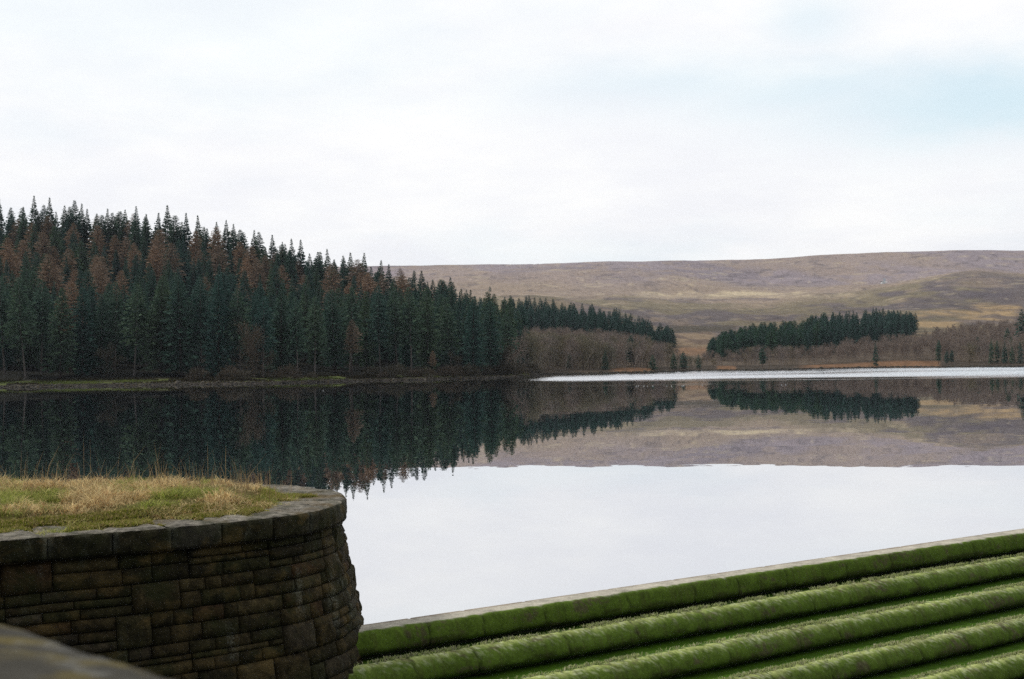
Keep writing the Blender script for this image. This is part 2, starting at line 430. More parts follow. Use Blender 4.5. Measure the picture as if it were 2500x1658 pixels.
def ground_z(X, Y):
    X = np.asarray(X, float); Y = np.asarray(Y, float)
    px = 1250 + X / Y * FPX
    ys = shoreY(px); o = Y - ys
    far = interp2(px, np.maximum(Y, 560))
    base = np.where(Y < 560, 1.0 + (far - 1.0) * np.clip(o / np.maximum(560 - ys, 20), 0, 1) ** 1.2, far)
    # where the left hill stands the valley floor behind it stays low
    z = np.maximum(base, hill_z(px, Y))
    z = np.where(Y > 2600, z - (Y - 2600) * .015, z)
    n = (fbm(X / 40, Y / 60, 3, 4) - .5)
    z = z + n * np.interp(Y, [300, 600, 1000, 2200, 2600], [.8, 2.2, 6, 6, 1.5]) * smoothstep(4, 60, o)
    z = z + (fbm(X / 160 + 5, Y / 240 + 9, 31, 3) - .5) * np.interp(Y, [600, 1200, 2300, 2600], [0, 12, 10, 1])
    bank = np.interp(o, [-60, 0, .8, 2.5, 9, 20], [-6, 0, .35, .55, 1.0, 1.2])
    z = np.where(o < 20, bank + (z - 1.2) * smoothstep(2, 20, o) * (o > 0), z)
    z = z + (fbm(X / 2.2, Y / 3.0, 77, 3) - .5) * .35 * smoothstep(-1, 4, o) * (Y < 520)
    return z
cols = np.concatenate([np.linspace(-2500, -300, 40), np.linspace(-290, 2800, 860), np.linspace(2850, 5000, 40)])
offs = np.concatenate([[-60, -20, -6, -2], np.linspace(0, 14, 24), np.geomspace(15.5, 2300, 330), np.linspace(2500, 3700, 6)])
PXg, OF = np.meshgrid(cols, offs, indexing='ij')
Yg = shoreY(PXg) + OF
Xg = (PXg - 1250) / FPX * Yg
Zg = ground_z(Xg, Yg)
# painted ground cover: heather, bent grass, bracken (colours of the plants themselves)
def lerp(a, b, t): return a + (np.asarray(b) - a) * t[..., None]
# ground positions back to photo coordinates, to say which patch of land carries which plants
XX = (PXg - 1250) / FPX
sy = 887 - .0145 * (PXg - 1250) - (Zg - H) / Yg * FPX
nA = fbm(Xg / 60, Yg / 170, 11, 5); nB = fbm(Xg / 25 + 30, Yg / 60, 12, 4); nC = fbm(Xg / 130 + 4, Yg / 500, 13, 4); nD = fbm(Xg / 9, Yg / 45, 14, 4)
heather = np.array((.240, .196, .208)); heather2 = np.array((.150, .122, .136)); tan = np.array((.290, .218, .160)); olive = np.array((.162, .136, .082)); pale = np.array((.54, .45, .29)); gold = np.array((.40, .28, .15)); rust = np.array((.245, .105, .045)); dark = np.array((.045, .038, .024))
C = np.ones(PXg.shape + (3,)) * heather
C = lerp(C, heather2, smoothstep(.40, .66, nA) * .55)
C = lerp(C, tan, smoothstep(.50, .68, nC) * .55)
midm = smoothstep(2050, 1750, Yg)                       # middle moor: bent grass
C = lerp(C, tan * .78 + olive * .22, midm * (.75))
lowm = smoothstep(1560, 1380, Yg + (nC - .5) * 300)
C = lerp(C, olive, lowm * .8)
C = lerp(C, heather2 * .8, lowm * smoothstep(.53, .63, nA) * .8)
C = lerp(C, tan, smoothstep(.56, .70, nB) * .45)
C = lerp(C, gold * .7, smoothstep(.54, .66, nD) * smoothstep(1250, 900, Yg) * .4)
gul = 1 - smoothstep(.0, .028, np.abs(fbm(Xg / 70, Yg / 110, 17, 4) - .5))
C = lerp(C, heather2 * .5, gul * (Yg > 640) * .55)
gul = 1 - smoothstep(.0, .02, np.abs(fbm(Xg / 190 + 3, Yg / 60, 18, 4) - .5))
C = lerp(C, pale * .9, gul * (Yg > 900) * .35)
def patch(x0, x1, y0, y1, s=10):
    q = (nB - .5) * 16
    return smoothstep(x0 - s * 2, x0 + s, PXg) * smoothstep(x1 + s * 2, x1 - s, PXg) * smoothstep(y0 - s * .4, y0 + s * .3, sy + q) * smoothstep(y1 + s * .4, y1 - s * .3, sy + q)
strip = patch(1560, 2080, 716, 726, 14) * (1 - .5 * smoothstep(1860, 2050, PXg)) * (Yg > 1000)
C = lerp(C, pale, strip * (.2 + .5 * smoothstep(.4, .6, nB)))
C = lerp(C, heather2 * .75, patch(1480, 1900, 729, 733, 9) * (Yg > 1000) * .7)
C = lerp(C, dark * 1.5, patch(1630, 1790, 797, 812, 12) * .8)
C = lerp(C, lerp(np.ones(PXg.shape + (3,)) * np.array((.30, .215, .135)), np.array((.16, .11, .08)), smoothstep(.50, .60, nD)), patch(1645, 1740, 815, 845, 12) * .9 * (Yg > 560))
C = lerp(C, np.array((.28, .16, .09)), patch(1655, 1735, 848, 872, 12) * .9 * (Yg > 530))
for (x0, x1, y0, y1) in ((2230, 2480, 762, 772), (2230, 2330, 785, 800), (2380, 2490, 745, 756), (2350, 2470, 775, 783)):
    C = lerp(C, gold, patch(x0, x1, y0, y1, 10) * (.25 + .7 * smoothstep(.42, .6, nD)))
for (x0, x1, y0, y1) in ((2260, 2330, 703, 708), (2220, 2330, 730, 736), (2360, 2470, 714, 724), (2150, 2210, 714, 720), (1960, 2060, 744, 748)):
    C = lerp(C, heather2 * .7, patch(x0, x1, y0, y1, 10) * .9)
o_ = OF
scr = (PXg > 1280) * smoothstep(150, 90, o_)
C = lerp(C, (.15, .115, .085), scr * .9)
rightbank = (PXg > 1300) & (o_ < 45)
C = np.where(rightbank[..., None], lerp(C, np.array((.075, .058, .042)), smoothstep(40, 20, o_)), C)
C = lerp(C, (.25, .135, .070), rightbank * smoothstep(30, 14, o_) * np.maximum(np.maximum(smoothstep(1480, 1510, PXg) * smoothstep(1600, 1580, PXg), smoothstep(1930, 1990, PXg) * smoothstep(2300, 2285, PXg)), smoothstep(1745, 1755, PXg) * smoothstep(1800, 1790, PXg)) * .95)
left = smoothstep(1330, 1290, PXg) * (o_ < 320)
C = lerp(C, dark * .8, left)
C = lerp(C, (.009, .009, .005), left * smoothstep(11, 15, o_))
g = left * smoothstep(1.2, 2.2, o_ + (nB - .5) * 2) * smoothstep(13, 8, o_ + (nB - .5) * 4) * smoothstep(1250, 1000, PXg)
C = lerp(C, (.105, .130, .036), g * (.35 + .65 * smoothstep(.38, .58, fbm(Xg / 9, Yg / 3, 23, 3))))
C = lerp(C, (.035, .028, .024), smoothstep(1.4, .4, o_))
C = lerp(C, (.07, .062, .055), smoothstep(1.5, .6, o_) * smoothstep(.5, .62, fbm(Xg / 1.3, Yg, 29, 3)) * .6)
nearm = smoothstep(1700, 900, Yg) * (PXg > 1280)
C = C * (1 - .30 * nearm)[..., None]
m, t, b = mat_new('moorland', .95, .1)
va = N(t, 'ShaderNodeVertexColor', layer_name='tint'); geo = N(t, 'ShaderNodeNewGeometry')
pn = noise(t, mapping(t, geo.outputs['Position'], (1, .25, 1)), .20, 8, .8)
pn2 = noise(t, geo.outputs['Position'], .6, 4, .6)
fa = math_(t, 'ADD', math_(t, 'MULTIPLY', pn.outputs[0], .9), math_(t, 'MULTIPLY', pn2.outputs[0], .5))
L(t, mixc(t, 1.0, va.outputs[0], ramp(t, fa, [(.42, .35), (1.0, 1.75)]), 'MULTIPLY'), b.inputs['Base Color'])
bump(t, b, fa, .6, 1.0)
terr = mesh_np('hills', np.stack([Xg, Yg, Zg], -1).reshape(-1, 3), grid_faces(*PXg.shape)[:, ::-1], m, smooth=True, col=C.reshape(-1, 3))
structure(terr, 'brown and purple moorland hills rising behind the reservoir', 'hills')

# ------------------------------------------------------------------ weir line
CREST_L, CREST_R = on_z(886, 1524, .05), on_z(2500, 1289, .05)
u = (CREST_R - CREST_L); u.z = 0; u.normalize()
nrm = Vector((u.y, -u.x, 0))       # towards the camera, down the steps

# ------------------------------------------------------------------ water
m, t, b = mat_new('reservoir_water')
t.nodes.clear()
om = N(t, 'ShaderNodeOutputMaterial'); geo = N(t, 'ShaderNodeNewGeometry')
gl = N(t, 'ShaderNodeBsdfGlossy'); gl.inputs['Roughness'].default_value = 0.0; gl.inputs['Color'].default_value = (.97, .98, 1, 1)
df = N(t, 'ShaderNodeBsdfDiffuse'); df.inputs['Color'].default_value = (.010, .014, .016, 1)
mx = N(t, 'ShaderNodeMixShader'); L(t, df.outputs[0], mx.inputs[1]); L(t, gl.outputs[0], mx.inputs[2]); L(t, mx.outputs[0], om.inputs[0])
lw = N(t, 'ShaderNodeVectorMath', operation='DOT_PRODUCT'); L(t, geo.outputs['Incoming'], lw.inputs[0]); L(t, geo.outputs['True Normal'], lw.inputs[1])
L(t, math_(t, 'SUBTRACT', .93, math_(t, 'MULTIPLY', math_(t, 'ABSOLUTE', lw.outputs['Value']), .72), clamp=True), mx.inputs[0])
sp = N(t, 'ShaderNodeSeparateXYZ'); L(t, geo.outputs['Position'], sp.inputs[0])
def vec_noise(scale, sc_=(1, 1, 1)):
    q = noise(t, mapping(t, geo.outputs['Position'], sc_), scale, 2, .5)
    v = N(t, 'ShaderNodeVectorMath', operation='SUBTRACT'); L(t, q.outputs['Color'], v.inputs[0]); v.inputs[1].default_value = (.5, .5, .5); return v.outputs[0]
calm = vec_noise(1.1); swell = vec_noise(.22, (.5, 1, 1)); ruf = vec_noise(6.0)
# cat's-paws: patches of wind-ruffled water near the far shore
bandn = noise(t, mapping(t, geo.outputs['Position'], (.012, .030, 1), rot=(0, 0, .10)), 1.0, 3, .55)
yy = math_(t, 'ADD', sp.outputs[1], math_(t, 'MULTIPLY', sp.outputs[0], -.05))
yy = math_(t, 'ADD', yy, math_(t, 'MULTIPLY', math_(t, 'SUBTRACT', bandn.outputs[0], .5), 150))
def band(a, b_, c_, d_):
    r1 = N(t, 'ShaderNodeMapRange', interpolation_type='SMOOTHSTEP'); L(t, yy, r1.inputs[0]); r1.inputs[1].default_value = a; r1.inputs[2].default_value = b_
    r2 = N(t, 'ShaderNodeMapRange', interpolation_type='SMOOTHSTEP'); L(t, yy, r2.inputs[0]); r2.inputs[1].default_value = c_; r2.inputs[2].default_value = d_; r2.inputs[3].default_value = 1; r2.inputs[4].default_value = 0
    return math_(t, 'MULTIPLY', r1.outputs[0], r2.outputs[0])
xm = N(t, 'ShaderNodeMapRange', interpolation_type='SMOOTHSTEP'); L(t, sp.outputs[0], xm.inputs[0]); xm.inputs[1].default_value = -6; xm.inputs[2].default_value = 14
bm = math_(t, 'MULTIPLY', band(205, 335, 900, 950), xm.outputs[0])
gaps = noise(t, mapping(t, geo.outputs['Position'], (.006, .011, 1), loc=(5, 2, 0), rot=(0, 0, .08)), 1.0, 4, .55)
bm = math_(t, 'MULTIPLY', bm, ramp(t, gaps.outputs[0], [(.36, .12), (.62, 1.0)]), clamp=True)
def scl(v, s):
    n = N(t, 'ShaderNodeVectorMath', operation='SCALE'); L(t, v, n.inputs[0])
    if isinstance(s, float): n.inputs['Scale'].default_value = s
    else: L(t, s, n.inputs['Scale'])
    return n.outputs[0]
def addv(a, b_):
    n = N(t, 'ShaderNodeVectorMath', operation='ADD'); L(t, a, n.inputs[0]); L(t, b_, n.inputs[1]); return n.outputs[0]
lean = N(t, 'ShaderNodeCombineXYZ'); L(t, math_(t, 'MULTIPLY', bm, -.075), lean.inputs[1])
tot = addv(lean.outputs[0], addv(addv(scl(calm, .0030), scl(swell, .0030)), scl(ruf, math_(t, 'MULTIPLY', bm, .45))))
fl = N(t, 'ShaderNodeVectorMath', operation='MULTIPLY'); L(t, tot, fl.inputs[0]); fl.inputs[1].default_value = (1, 1, 0)
ad = N(t, 'ShaderNodeVectorMath', operation='ADD'); L(t, fl.outputs[0], ad.inputs[0]); ad.inputs[1].default_value = (0, 0, 1)
nv = N(t, 'ShaderNodeVectorMath', operation='NORMALIZE'); L(t, ad.outputs[0], nv.inputs[0])
L(t, nv.outputs[0], gl.inputs['Normal'])
A = CREST_L - u * 1.5 + nrm * .1; B = CREST_L + u * 60 + nrm * .1
wv = [(-330, 16, 0), (-9, 16, 0), (-7.0, 22, 0), (A.x, A.y, 0), (B.x, B.y, 0), (420, B.y, 0), (620, 700, 0), (-330, 700, 0)]
me = bpy.data.meshes.new('water'); me.from_pydata(wv, [], [tuple(range(8))]); me.materials.append(m)
wo = bpy.data.objects.new('water', me); COL.objects.link(wo)
structure(wo, 'still dark reservoir water mirroring the forest and the pale sky', 'water')

# ------------------------------------------------------------------ stone pier on the left
ZT = H - 1.9
rim_px = [(0, 1319), (122, 1307), (289, 1298), (430, 1285), (571, 1273), (738, 1254), (818, 1237), (850, 1222), (853, 1207), (833, 1198), (723, 1182)]
rim = [on_z(x, y, ZT) for x, y in rim_px]
d0 = (rim[0] - rim[2]).normalized()
rim = [rim[0] + d0 * 9, rim[0] + d0 * 4] + rim + [Vector((rim[-1].x - 2.2, rim[-1].y + .75, ZT)), Vector((rim[-1].x - 5, rim[-1].y + 1.1, ZT)), Vector((-18, rim[-1].y + 1.2, ZT))]
_r = np.array([p[:2] for p in rim]); _l = np.concatenate([[0], np.cumsum(np.linalg.norm(np.diff(_r, axis=0), axis=1))])
_q = np.linspace(0, _l[-1], int(_l[-1] / .10)); RC = np.stack([np.interp(_q, _l, _r[:, 0]), np.interp(_q, _l, _r[:, 1])], 1)
for _ in range(22): RC[1:-1] = .25 * RC[:-2] + .5 * RC[1:-1] + .25 * RC[2:]
TG0 = np.gradient(RC, axis=0); TG0 /= np.linalg.norm(TG0, axis=1, keepdims=True)
RC = RC - np.stack([TG0[:, 1], -TG0[:, 0]], 1) * .12
SL = np.concatenate([[0], np.cumsum(np.linalg.norm(np.diff(RC, axis=0), axis=1))])
STOT = SL[-1]
TG = np.gradient(RC, axis=0); TG /= np.linalg.norm(TG, axis=1, keepdims=True)
NG = np.stack([TG[:, 1], -TG[:, 0]], 1)
def wall_pt(s, z, off):
    """point on the pier face: arc length s, height z, offset outwards; the face is battered"""
    x = np.interp(s, SL, RC[:, 0]); y = np.interp(s, SL, RC[:, 1]); nx = np.interp(s, SL, NG[:, 0]); ny = np.interp(s, SL, NG[:, 1])
    k = off + np.maximum(0, ZT - .29 - z) * .18 + np.maximum(0, -1.5 - z) ** 2 * .03
    return np.stack([x + nx * k, y + ny * k, z + 0 * x], -1)
def stone(mb, s0, s1, z0, z1, off, bulge, seed, res=.040, col=(.1, .1, .1), gap=.005, rough=1.0, streak=False):
    s0 += gap; s1 -= gap; z0 += gap; z1 -= gap
    if s1 - s0 < .03 or z1 - z0 < .03: return
    nu = max(4, int((s1 - s0) / res)); nv = max(4, int((z1 - z0) / res))
    a = np.concatenate([[0], np.linspace(0.0, 1, nu), [1]]); c = np.concatenate([[0], np.linspace(0.0, 1, nv), [1]])
    A_, C_ = np.meshgrid(a, c, indexing='ij')
    S = s0 + (s1 - s0) * A_; Z = z0 + (z1 - z0) * C_
    es = np.minimum(A_, 1 - A_) * (s1 - s0); ez = np.minimum(C_, 1 - C_) * (z1 - z0); e = np.minimum(es * 3, ez)
    jit = (vnoise(S * 9, Z * 9, seed) - .5) * .035 * rough
    dome = 1 - np.exp(-e / (.016 + .03 * (seed % 7) / 7))
    h = off + bulge * dome * (.30 + 1.4 * fbm(S * 5.0 + seed, Z * 6.0, seed % 97, 4)) + jit * dome
    h = h + (fbm(S * 22, Z * 22, 3, 2) - .5) * .018 * rough * dome
    edge = np.zeros_like(h, bool); edge[0] = edge[-1] = True; edge[:, 0] = edge[:, -1] = True
    h = np.where(edge, off - .05, h)
    V = wall_pt(S, Z, h).reshape(-1, 3)
    cn = (.7 + .6 * fbm(S * 7 + seed, Z * 7, 41, 3))[..., None].reshape(-1, 1)
    cc = np.asarray(col) * cn
    if streak:
        k = (np.exp(-(es / .045) ** 2) * smoothstep(.3, .6, fbm(S * 12, Z * 5, 43, 3)) * .7).reshape(-1, 1); cc = cc * (1 - k) + np.array((.15, .15, .115)) * k
    mb.add(V, grid_faces(nu + 2, nv + 2), cc)
m, t, b = mat_new('old_gritstone', .92, .15)
va = N(t, 'ShaderNodeVertexColor', layer_name='tint'); geo = N(t, 'ShaderNodeNewGeometry')
na = noise(t, geo.outputs['Position'], 2.2, 6, .65); nb_ = noise(t, geo.outputs['Position'], 9, 6, .7); nc_ = noise(t, geo.outputs['Position'], 35, 5, .7)
c = mixc(t, 1.0, va.outputs[0], ramp(t, nb_.outputs[0], [(.30, .22), (.70, 2.0)]), 'MULTIPLY')
c = mixc(t, ramp(t, na.outputs[0], [(.48, 0.0), (.66, .75)]), c, (.030, .034, .010))              # algae
c = mixc(t, ramp(t, nc_.outputs[0], [(.60, 0.0), (.75, .35)]), c, (.17, .15, .12))                # lichen specks
lp = noise(t, mapping(t, geo.outputs['Position'], (1, 1, .35), loc=(3, 1, 7)), 2.6, 3, .5)
c = mixc(t, math_(t, 'MULTIPLY', ramp(t, lp.outputs[0], [(.60, 0.0), (.72, 1.0)]), ramp(t, nc_.outputs[0], [(.45, 0.0), (.60, .8)])), c, (.22, .22, .17))   # lime bloom
L(t, c, b.inputs['Base Color']); bump(t, b, math_(t, 'ADD', nb_.outputs[0], math_(t, 'MULTIPLY', nc_.outputs[0], .6)), 1.0, .07)
rs = noise(t, mapping(t, geo.outputs['Position'], (1, 1, 1.6)), 1.9, 5, .65)
c = mixc(t, ramp(t, rs.outputs[0], [(.52, 0.0), (.66, .65)]), c, (.145, .098, .034))
L(t, c, b.inputs['Base Color'])
M_stone = m
pier = empty('stone_pier', (-7, 19, -4.2), 'curved dark gritstone pier with a coping course and a turf top beside the mossy weir', 'pier')
def parent_keep(o, p): o.parent = p; o.matrix_parent_inverse = Matrix.Translation(-Vector(p.location))
# plan: left hidden part gets no separate stones
sA = SL[np.argmax(RC[:, 0] > -9.5)]; sB = SL[np.argmax((SL > 12) & (RC[:, 0] < -4.5) & (RC[:, 1] > 21))]
if sB < sA: sB = STOT - 6
wall = MB(); sr = random.Random(5)
PAL = [(.036, .027, .011), (.026, .021, .008), (.042, .031, .013), (.052, .030, .013), (.030, .028, .010), (.062, .047, .020), (.042, .033, .019), (.022, .018, .008), (.036, .03, .012), (.045, .033, .014)]
z = ZT - .29; row = 0
while z > -4.6:
    hh = sr.uniform(.34, .46) if row else .36
    s = sA + sr.uniform(-.5, 0)
    while s < sB:
        if sr.random() < .26:
            wd = sr.uniform(.38, .6); stone(wall, s, s + wd, z - hh, z, 0, .05, sr.randrange(9999), col=sr.choice(PAL)); s += wd
        else:
            seg = sr.uniform(.9, 2.1); k = sr.choice((2, 3, 3)); cuts = [0] + sorted(sr.uniform(.8, 1.2) * (i + 1) / k for i in range(k - 1)) + [1]
            for i in range(k):
                q = s
                while q < s + seg - .01:
                    wd = min(sr.uniform(.22, .80), s + seg - q)
                    if s + seg - q - wd < .14: wd = s + seg - q
                    stone(wall, q, q + wd, z - hh * cuts[i + 1], z - hh * cuts[i], sr.uniform(-.012, .012), .032, sr.randrange(9999), col=sr.choice(PAL)); q += wd
            s += seg
    z -= hh; row += 1
# mortar and the rest of the wall behind the stone faces
ss = np.linspace(0, STOT, 260); zs = np.linspace(ZT - .20, -5.0, 40)
S_, Z_ = np.meshgrid(ss, zs, indexing='ij')
wall.add(wall_pt(S_, Z_, -.035 + 0 * S_).reshape(-1, 3), grid_faces(260, 40), (.040, .034, .020))
wo_ = wall.build('wall', M_stone, None, smooth=True); parent_keep(wo_, pier)
# coping course
cop = MB(); cr_ = random.Random(11)
joints = [s for s in np.arange(sA - 1, sB + 1, .01)]
s = sA - 1
def coping_top(mb, s0, s1, w_in, seed, col):
    nu = max(3, int((s1 - s0) / .08)); nv = 16
    a = np.linspace(s0 + .007, s1 - .007, nu); c = np.linspace(0, 1, nv)
    S, Cc = np.meshgrid(a, c, indexing='ij')
    off = .075 - Cc * w_in
    P = wall_pt(S, ZT + 0 * S, off)
    zz_ = ZT - .02 * np.exp(-Cc * w_in / .02) + (fbm(S * 6, Cc * 5, seed % 50, 4) - .5) * .04 + (fbm(S * 1.3, Cc, 8, 2) - .5) * .03
    P[..., 2] = zz_
    P[0, :, 2] -= .03; P[-1, :, 2] -= .03
    mb.add(P.reshape(-1, 3), grid_faces(nu, nv)[:, ::-1], np.asarray(col) * (.75 + .5 * fbm(S * 5, Cc * 6, 3, 3))[..., None].reshape(-1, 1))
while s < sB + 1:
    wd = cr_.uniform(.62, .80)
    col = cr_.choice([(.034, .029, .014), (.026, .024, .010), (.055, .049, .035), (.030, .027, .013)])
    sd = cr_.randrange(9999)
    stone(cop, s, s + wd, ZT - .29, ZT - .012, .070, .022, sd, res=.035, col=col, gap=.006, streak=True)
    coping_top(cop, s, s + wd, .95, sd, np.asarray((.22, .20, .165)) * cr_.uniform(.8, 1.15)); s += wd
# plain ends out of view, soffit under the coping
S_, Z_ = np.meshgrid(ss, np.linspace(ZT - .03, ZT - .28, 4), indexing='ij')
cop.add(wall_pt(S_, Z_, .05 + 0 * S_).reshape(-1, 3), grid_faces(260, 4), (.05, .045, .03))
a_ = wall_pt(ss, np.full(260, ZT - .285), np.full(260, .09)); b__ = wall_pt(ss, np.full(260, ZT - .285), np.full(260, -.10))
cop.add(np.stack([a_, b__], 1).reshape(-1, 3), grid_faces(260, 2), (.04, .035, .025))
co = cop.build('coping', M_stone, None, smooth=True); parent_keep(co, pier)
# turf: soil surface inside the coping
def inside_field(X, Y):
    """distance inwards from the rim"""
    P = np.stack([X, Y], -1).reshape(-1, 1, 2); out_ = np.empty(len(P))
    for i in range(0, len(P), 4000):
        q = P[i:i + 4000]; d = q - RC[None]; dd = (d ** 2).sum(-1); j = dd.argmin(1)
        sgn = -(d[np.arange(len(q)), j] * NG[j]).sum(-1); out_[i:i + 4000] = np.sqrt(dd[np.arange(len(q)), j]) * np.sign(sgn)
    return out_.reshape(X.shape)
def turf_z(X, Y, f):
    return ZT - .05 + .17 * smoothstep(.45, 1.6, f) + .10 * (fbm(X * .9, Y * .9, 6, 3) - .5) * smoothstep(.6, 1.2, f)
gx, gy = np.meshgrid(np.arange(-18, -1.5, .12), np.arange(6, 27, .12), indexing='ij')
f = inside_field(gx, gy); gz = turf_z(gx, gy, f); gz = np.where(f < .3, ZT - .2, gz)
keep = (f > .25)
fc = grid_faces(*gx.shape); kk = keep.reshape(-1)[fc].all(1)
m, t, b = mat_new('turf_soil', 1, .05)
tcn = N(t, 'ShaderNodeNewGeometry'); q = noise(t, tcn.outputs['Position'], 5, 5)
L(t, mixc(t, q.outputs[0], (.06, .06, .015), (.11, .085, .03)), b.inputs['Base Color'])
tu = mesh_np('turf', np.stack([gx, gy, gz], -1).reshape(-1, 3), fc[kk], m, smooth=True); parent_keep(tu, pier)

# grass on the pier
def blades(n, P, hgt, wdt, lean, col, seed, seg=2, curl=.6):
    r = np.random.default_rng(seed); a = r.uniform(0, 6.28, n); l = lean
    dx, dy = np.cos(a) * l, np.sin(a) * l; b_ = r.uniform(0, 6.28, n); wx, wy = np.cos(b_) * wdt, np.sin(b_) * wdt
    V = []; 
    for k, (fz, fl) in enumerate(((0, 0), (.55, .35), (1, 1))):
        ww = (1, .8, .15)[k]
        for sgn in (-1, 1):
            V.append(np.stack([P[:, 0] + dx * hgt * fl * 1.0 + sgn * wx * ww, P[:, 1] + dy * hgt * fl + sgn * wy * ww, P[:, 2] + hgt * fz * np.sqrt(np.maximum(.15, 1 - (l * fl) ** 2 * .6))], -1))
    V = np.stack(V, 1).reshape(-1, 3); base = np.arange(n)[:, None] * 6
    F = np.concatenate([base + np.array((0, 1, 3, 2)), base + np.array((2, 3, 5, 4))])
    return V, F, np.repeat(col, 6, 0)
m, t, b = mat_new('grass_blades', .8, .15)
va = N(t, 'ShaderNodeVertexColor', layer_name='tint'); L(t, va.outputs[0], b.inputs['Base Color'])
tr = N(t, 'ShaderNodeBsdfTranslucent'); L(t, va.outputs[0], tr.inputs[0]); ms = N(t, 'ShaderNodeMixShader'); ms.inputs[0].default_value = .42
L(t, b.outputs[0], ms.inputs[1]); L(t, tr.outputs[0], ms.inputs[2]); L(t, ms.outputs[0], t.nodes['Material Output'].inputs[0])
M_blade = m
r = np.random.default_rng(21); n = 300000
X = r.uniform(-10.5, -1.6, n); Y = r.uniform(10, 26, n)
f = inside_field(X, Y); tuft = fbm(X * 2.6, Y * 2.6, 51, 3); big = fbm(X * .8, Y * .8, 52, 3)
pxx = 1250 + X / Y * FPX
ok = (f > .30 + .10 * smoothstep(250, 700, pxx) + .5 * (fbm(X * 1.7, Y * 1.7, 53, 3) - .5) * 1.3 + .15 * smoothstep(560, 760, pxx)) & (r.random(n) < .25 + 1.1 * smoothstep(.38, .58, tuft)) & (pxx > -120)
X, Y, f, tuft, big, pxx = [q[ok] for q in (X, Y, f, tuft, big, pxx)]; n = len(X)
green = smoothstep(.48, .58, fbm(X * 1.7 + 7, Y * .9, 54, 4)) * .85
green = np.maximum(green, smoothstep(1.3, .6, f + (big - .5) * 1.5) * .7 * (Y < 21))
green = np.clip(green + r.normal(0, .16, n), 0, 1)
straw = np.array((.80, .63, .34)); grn = np.array((.27, .33, .050)); rus = np.array((.50, .31, .14))
colr = straw * (1 - green[:, None]) + grn * green[:, None]; rr = (r.random(n) < .25)[:, None]
colr = np.where(rr & (green < .5)[:, None], rus, colr) * r.uniform(.45, 1.3, (n, 1)) * (.7 + .6 * fbm(X * 5, Y * 5, 57, 2))[:, None]
hgt = (.05 + .13 * smoothstep(.35, .7, tuft)) * r.uniform(.5, 1.3, n) * (.55 + .45 * smoothstep(.6, 1.6, f)) * (1 + .35 * (1 - green))
V, F, Cc = blades(n, np.stack([X, Y, turf_z(X, Y, f) - .01], -1), hgt, r.uniform(.003, .006, n), r.uniform(.5, 1.5, n), colr, 3)
gr = mesh_np('grass', V, F, M_blade, col=Cc)
tag(gr, 'tufty straw and green grass covering the top of the stone pier', 'grass', kind='stuff')
# tall dry stems on the back edge
r = np.random.default_rng(22); n = 420
cl = r.choice([70, 150, 330, 345, 400, 560, 600, 610, 640, 250, 480, 520], n) + r.normal(0, 22, n)
cl = np.where(r.random(n) < .45, r.uniform(-60, 720, n), cl)
Yb = r.uniform(19.5, 24.0, n); Xb = (cl - 1250) / FPX * Yb; fb = inside_field(Xb, Yb); ok = fb > .5
Xb, Yb, fb = Xb[ok], Yb[ok], fb[ok]; n = len(Xb)
hs = r.uniform(.22, .42, n) + (r.random(n) < .13) * r.uniform(.2, .42, n)
V, F, Cc = blades(n, np.stack([Xb, Yb, turf_z(Xb, Yb, fb)], -1), hs, np.full(n, .004), r.uniform(0, .6, n), np.array((.36, .26, .14)) * r.uniform(.6, 1.2, (n, 1)), 9)
st = mesh_np('dry_stalks', V, F, M_blade, col=Cc)
tag(st, 'thin dry brown grass stalks standing along the back edge of the pier', 'dry stalks', kind='stuff')
# moss cushions creeping over the coping
r = np.random.default_rng(23); n = 110000
sS = r.uniform(sA, sB - 3, n); iw = r.uniform(.05, 1.25, n) ** .85
pos = wall_pt(sS, np.full(n, ZT), .07 - iw); mm = fbm(pos[:, 0] * 2.3, pos[:, 1] * 2.3, 61, 4) + .45 * (iw - .45) - .25 * smoothstep(-3.6, -2.4, pos[:, 0]); mm = np.where(iw < .14, 0, mm)
mk = mm > .54; pos, mm, iw = [q[mk] for q in (pos, mm, iw)]; n = len(pos)
pos[:, 2] = np.where(iw > .95, turf_z(pos[:, 0], pos[:, 1], iw - .07), ZT - .02)
V, F, Cc = blades(n, pos, r.uniform(.02, .06, n) * smoothstep(.54, .66, mm) + .015, r.uniform(.005, .010, n), r.uniform(.2, 1.2, n),
    np.where((r.random(n) < .45)[:, None], np.array((.42, .34, .14)), np.array((.22, .24, .03))) * r.uniform(.6, 1.2, (n, 1)), 5)
ms_ = mesh_np('moss', V, F, M_blade, col=Cc)
tag(ms_, 'olive moss cushions creeping over the coping of the pier', 'moss', kind='stuff')

# ------------------------------------------------------------------ stepped weir
weir = empty('stepped_weir', (CREST_L.x + u.x * 8 + nrm.x * 3, CREST_L.y + u.y * 8 + nrm.y * 3, -4.2), 'stepped stone weir with rounded moss covered courses below the reservoir edge', 'weir')
TS, HS = .797, .37
m, t, b = mat_new('mossy_weir_stone', .95, .1)
va = N(t, 'ShaderNodeVertexColor', layer_name='tint'); geo = N(t, 'ShaderNodeNewGeometry')
na = noise(t, geo.outputs['Position'], 3.5, 6, .65); nb_ = noise(t, geo.outputs['Position'], 22, 5, .7)
nm_ = noise(t, mapping(t, geo.outputs['Position'], (1, 1, .25), rot=(0, 0, -math.atan2(u.y, u.x))), 14, 5, .7)
c = mixc(t, 1.0, va.outputs[0], ramp(t, math_(t, 'ADD', math_(t, 'MULTIPLY', na.outputs[0], .5), math_(t, 'MULTIPLY', nb_.outputs[0], .5)), [(.32, .45), (.68, 1.5)]), 'MULTIPLY')
c = mixc(t, ramp(t, nm_.outputs[0], [(.60, 0.0), (.74, .5)]), c, (.045, .038, .015))
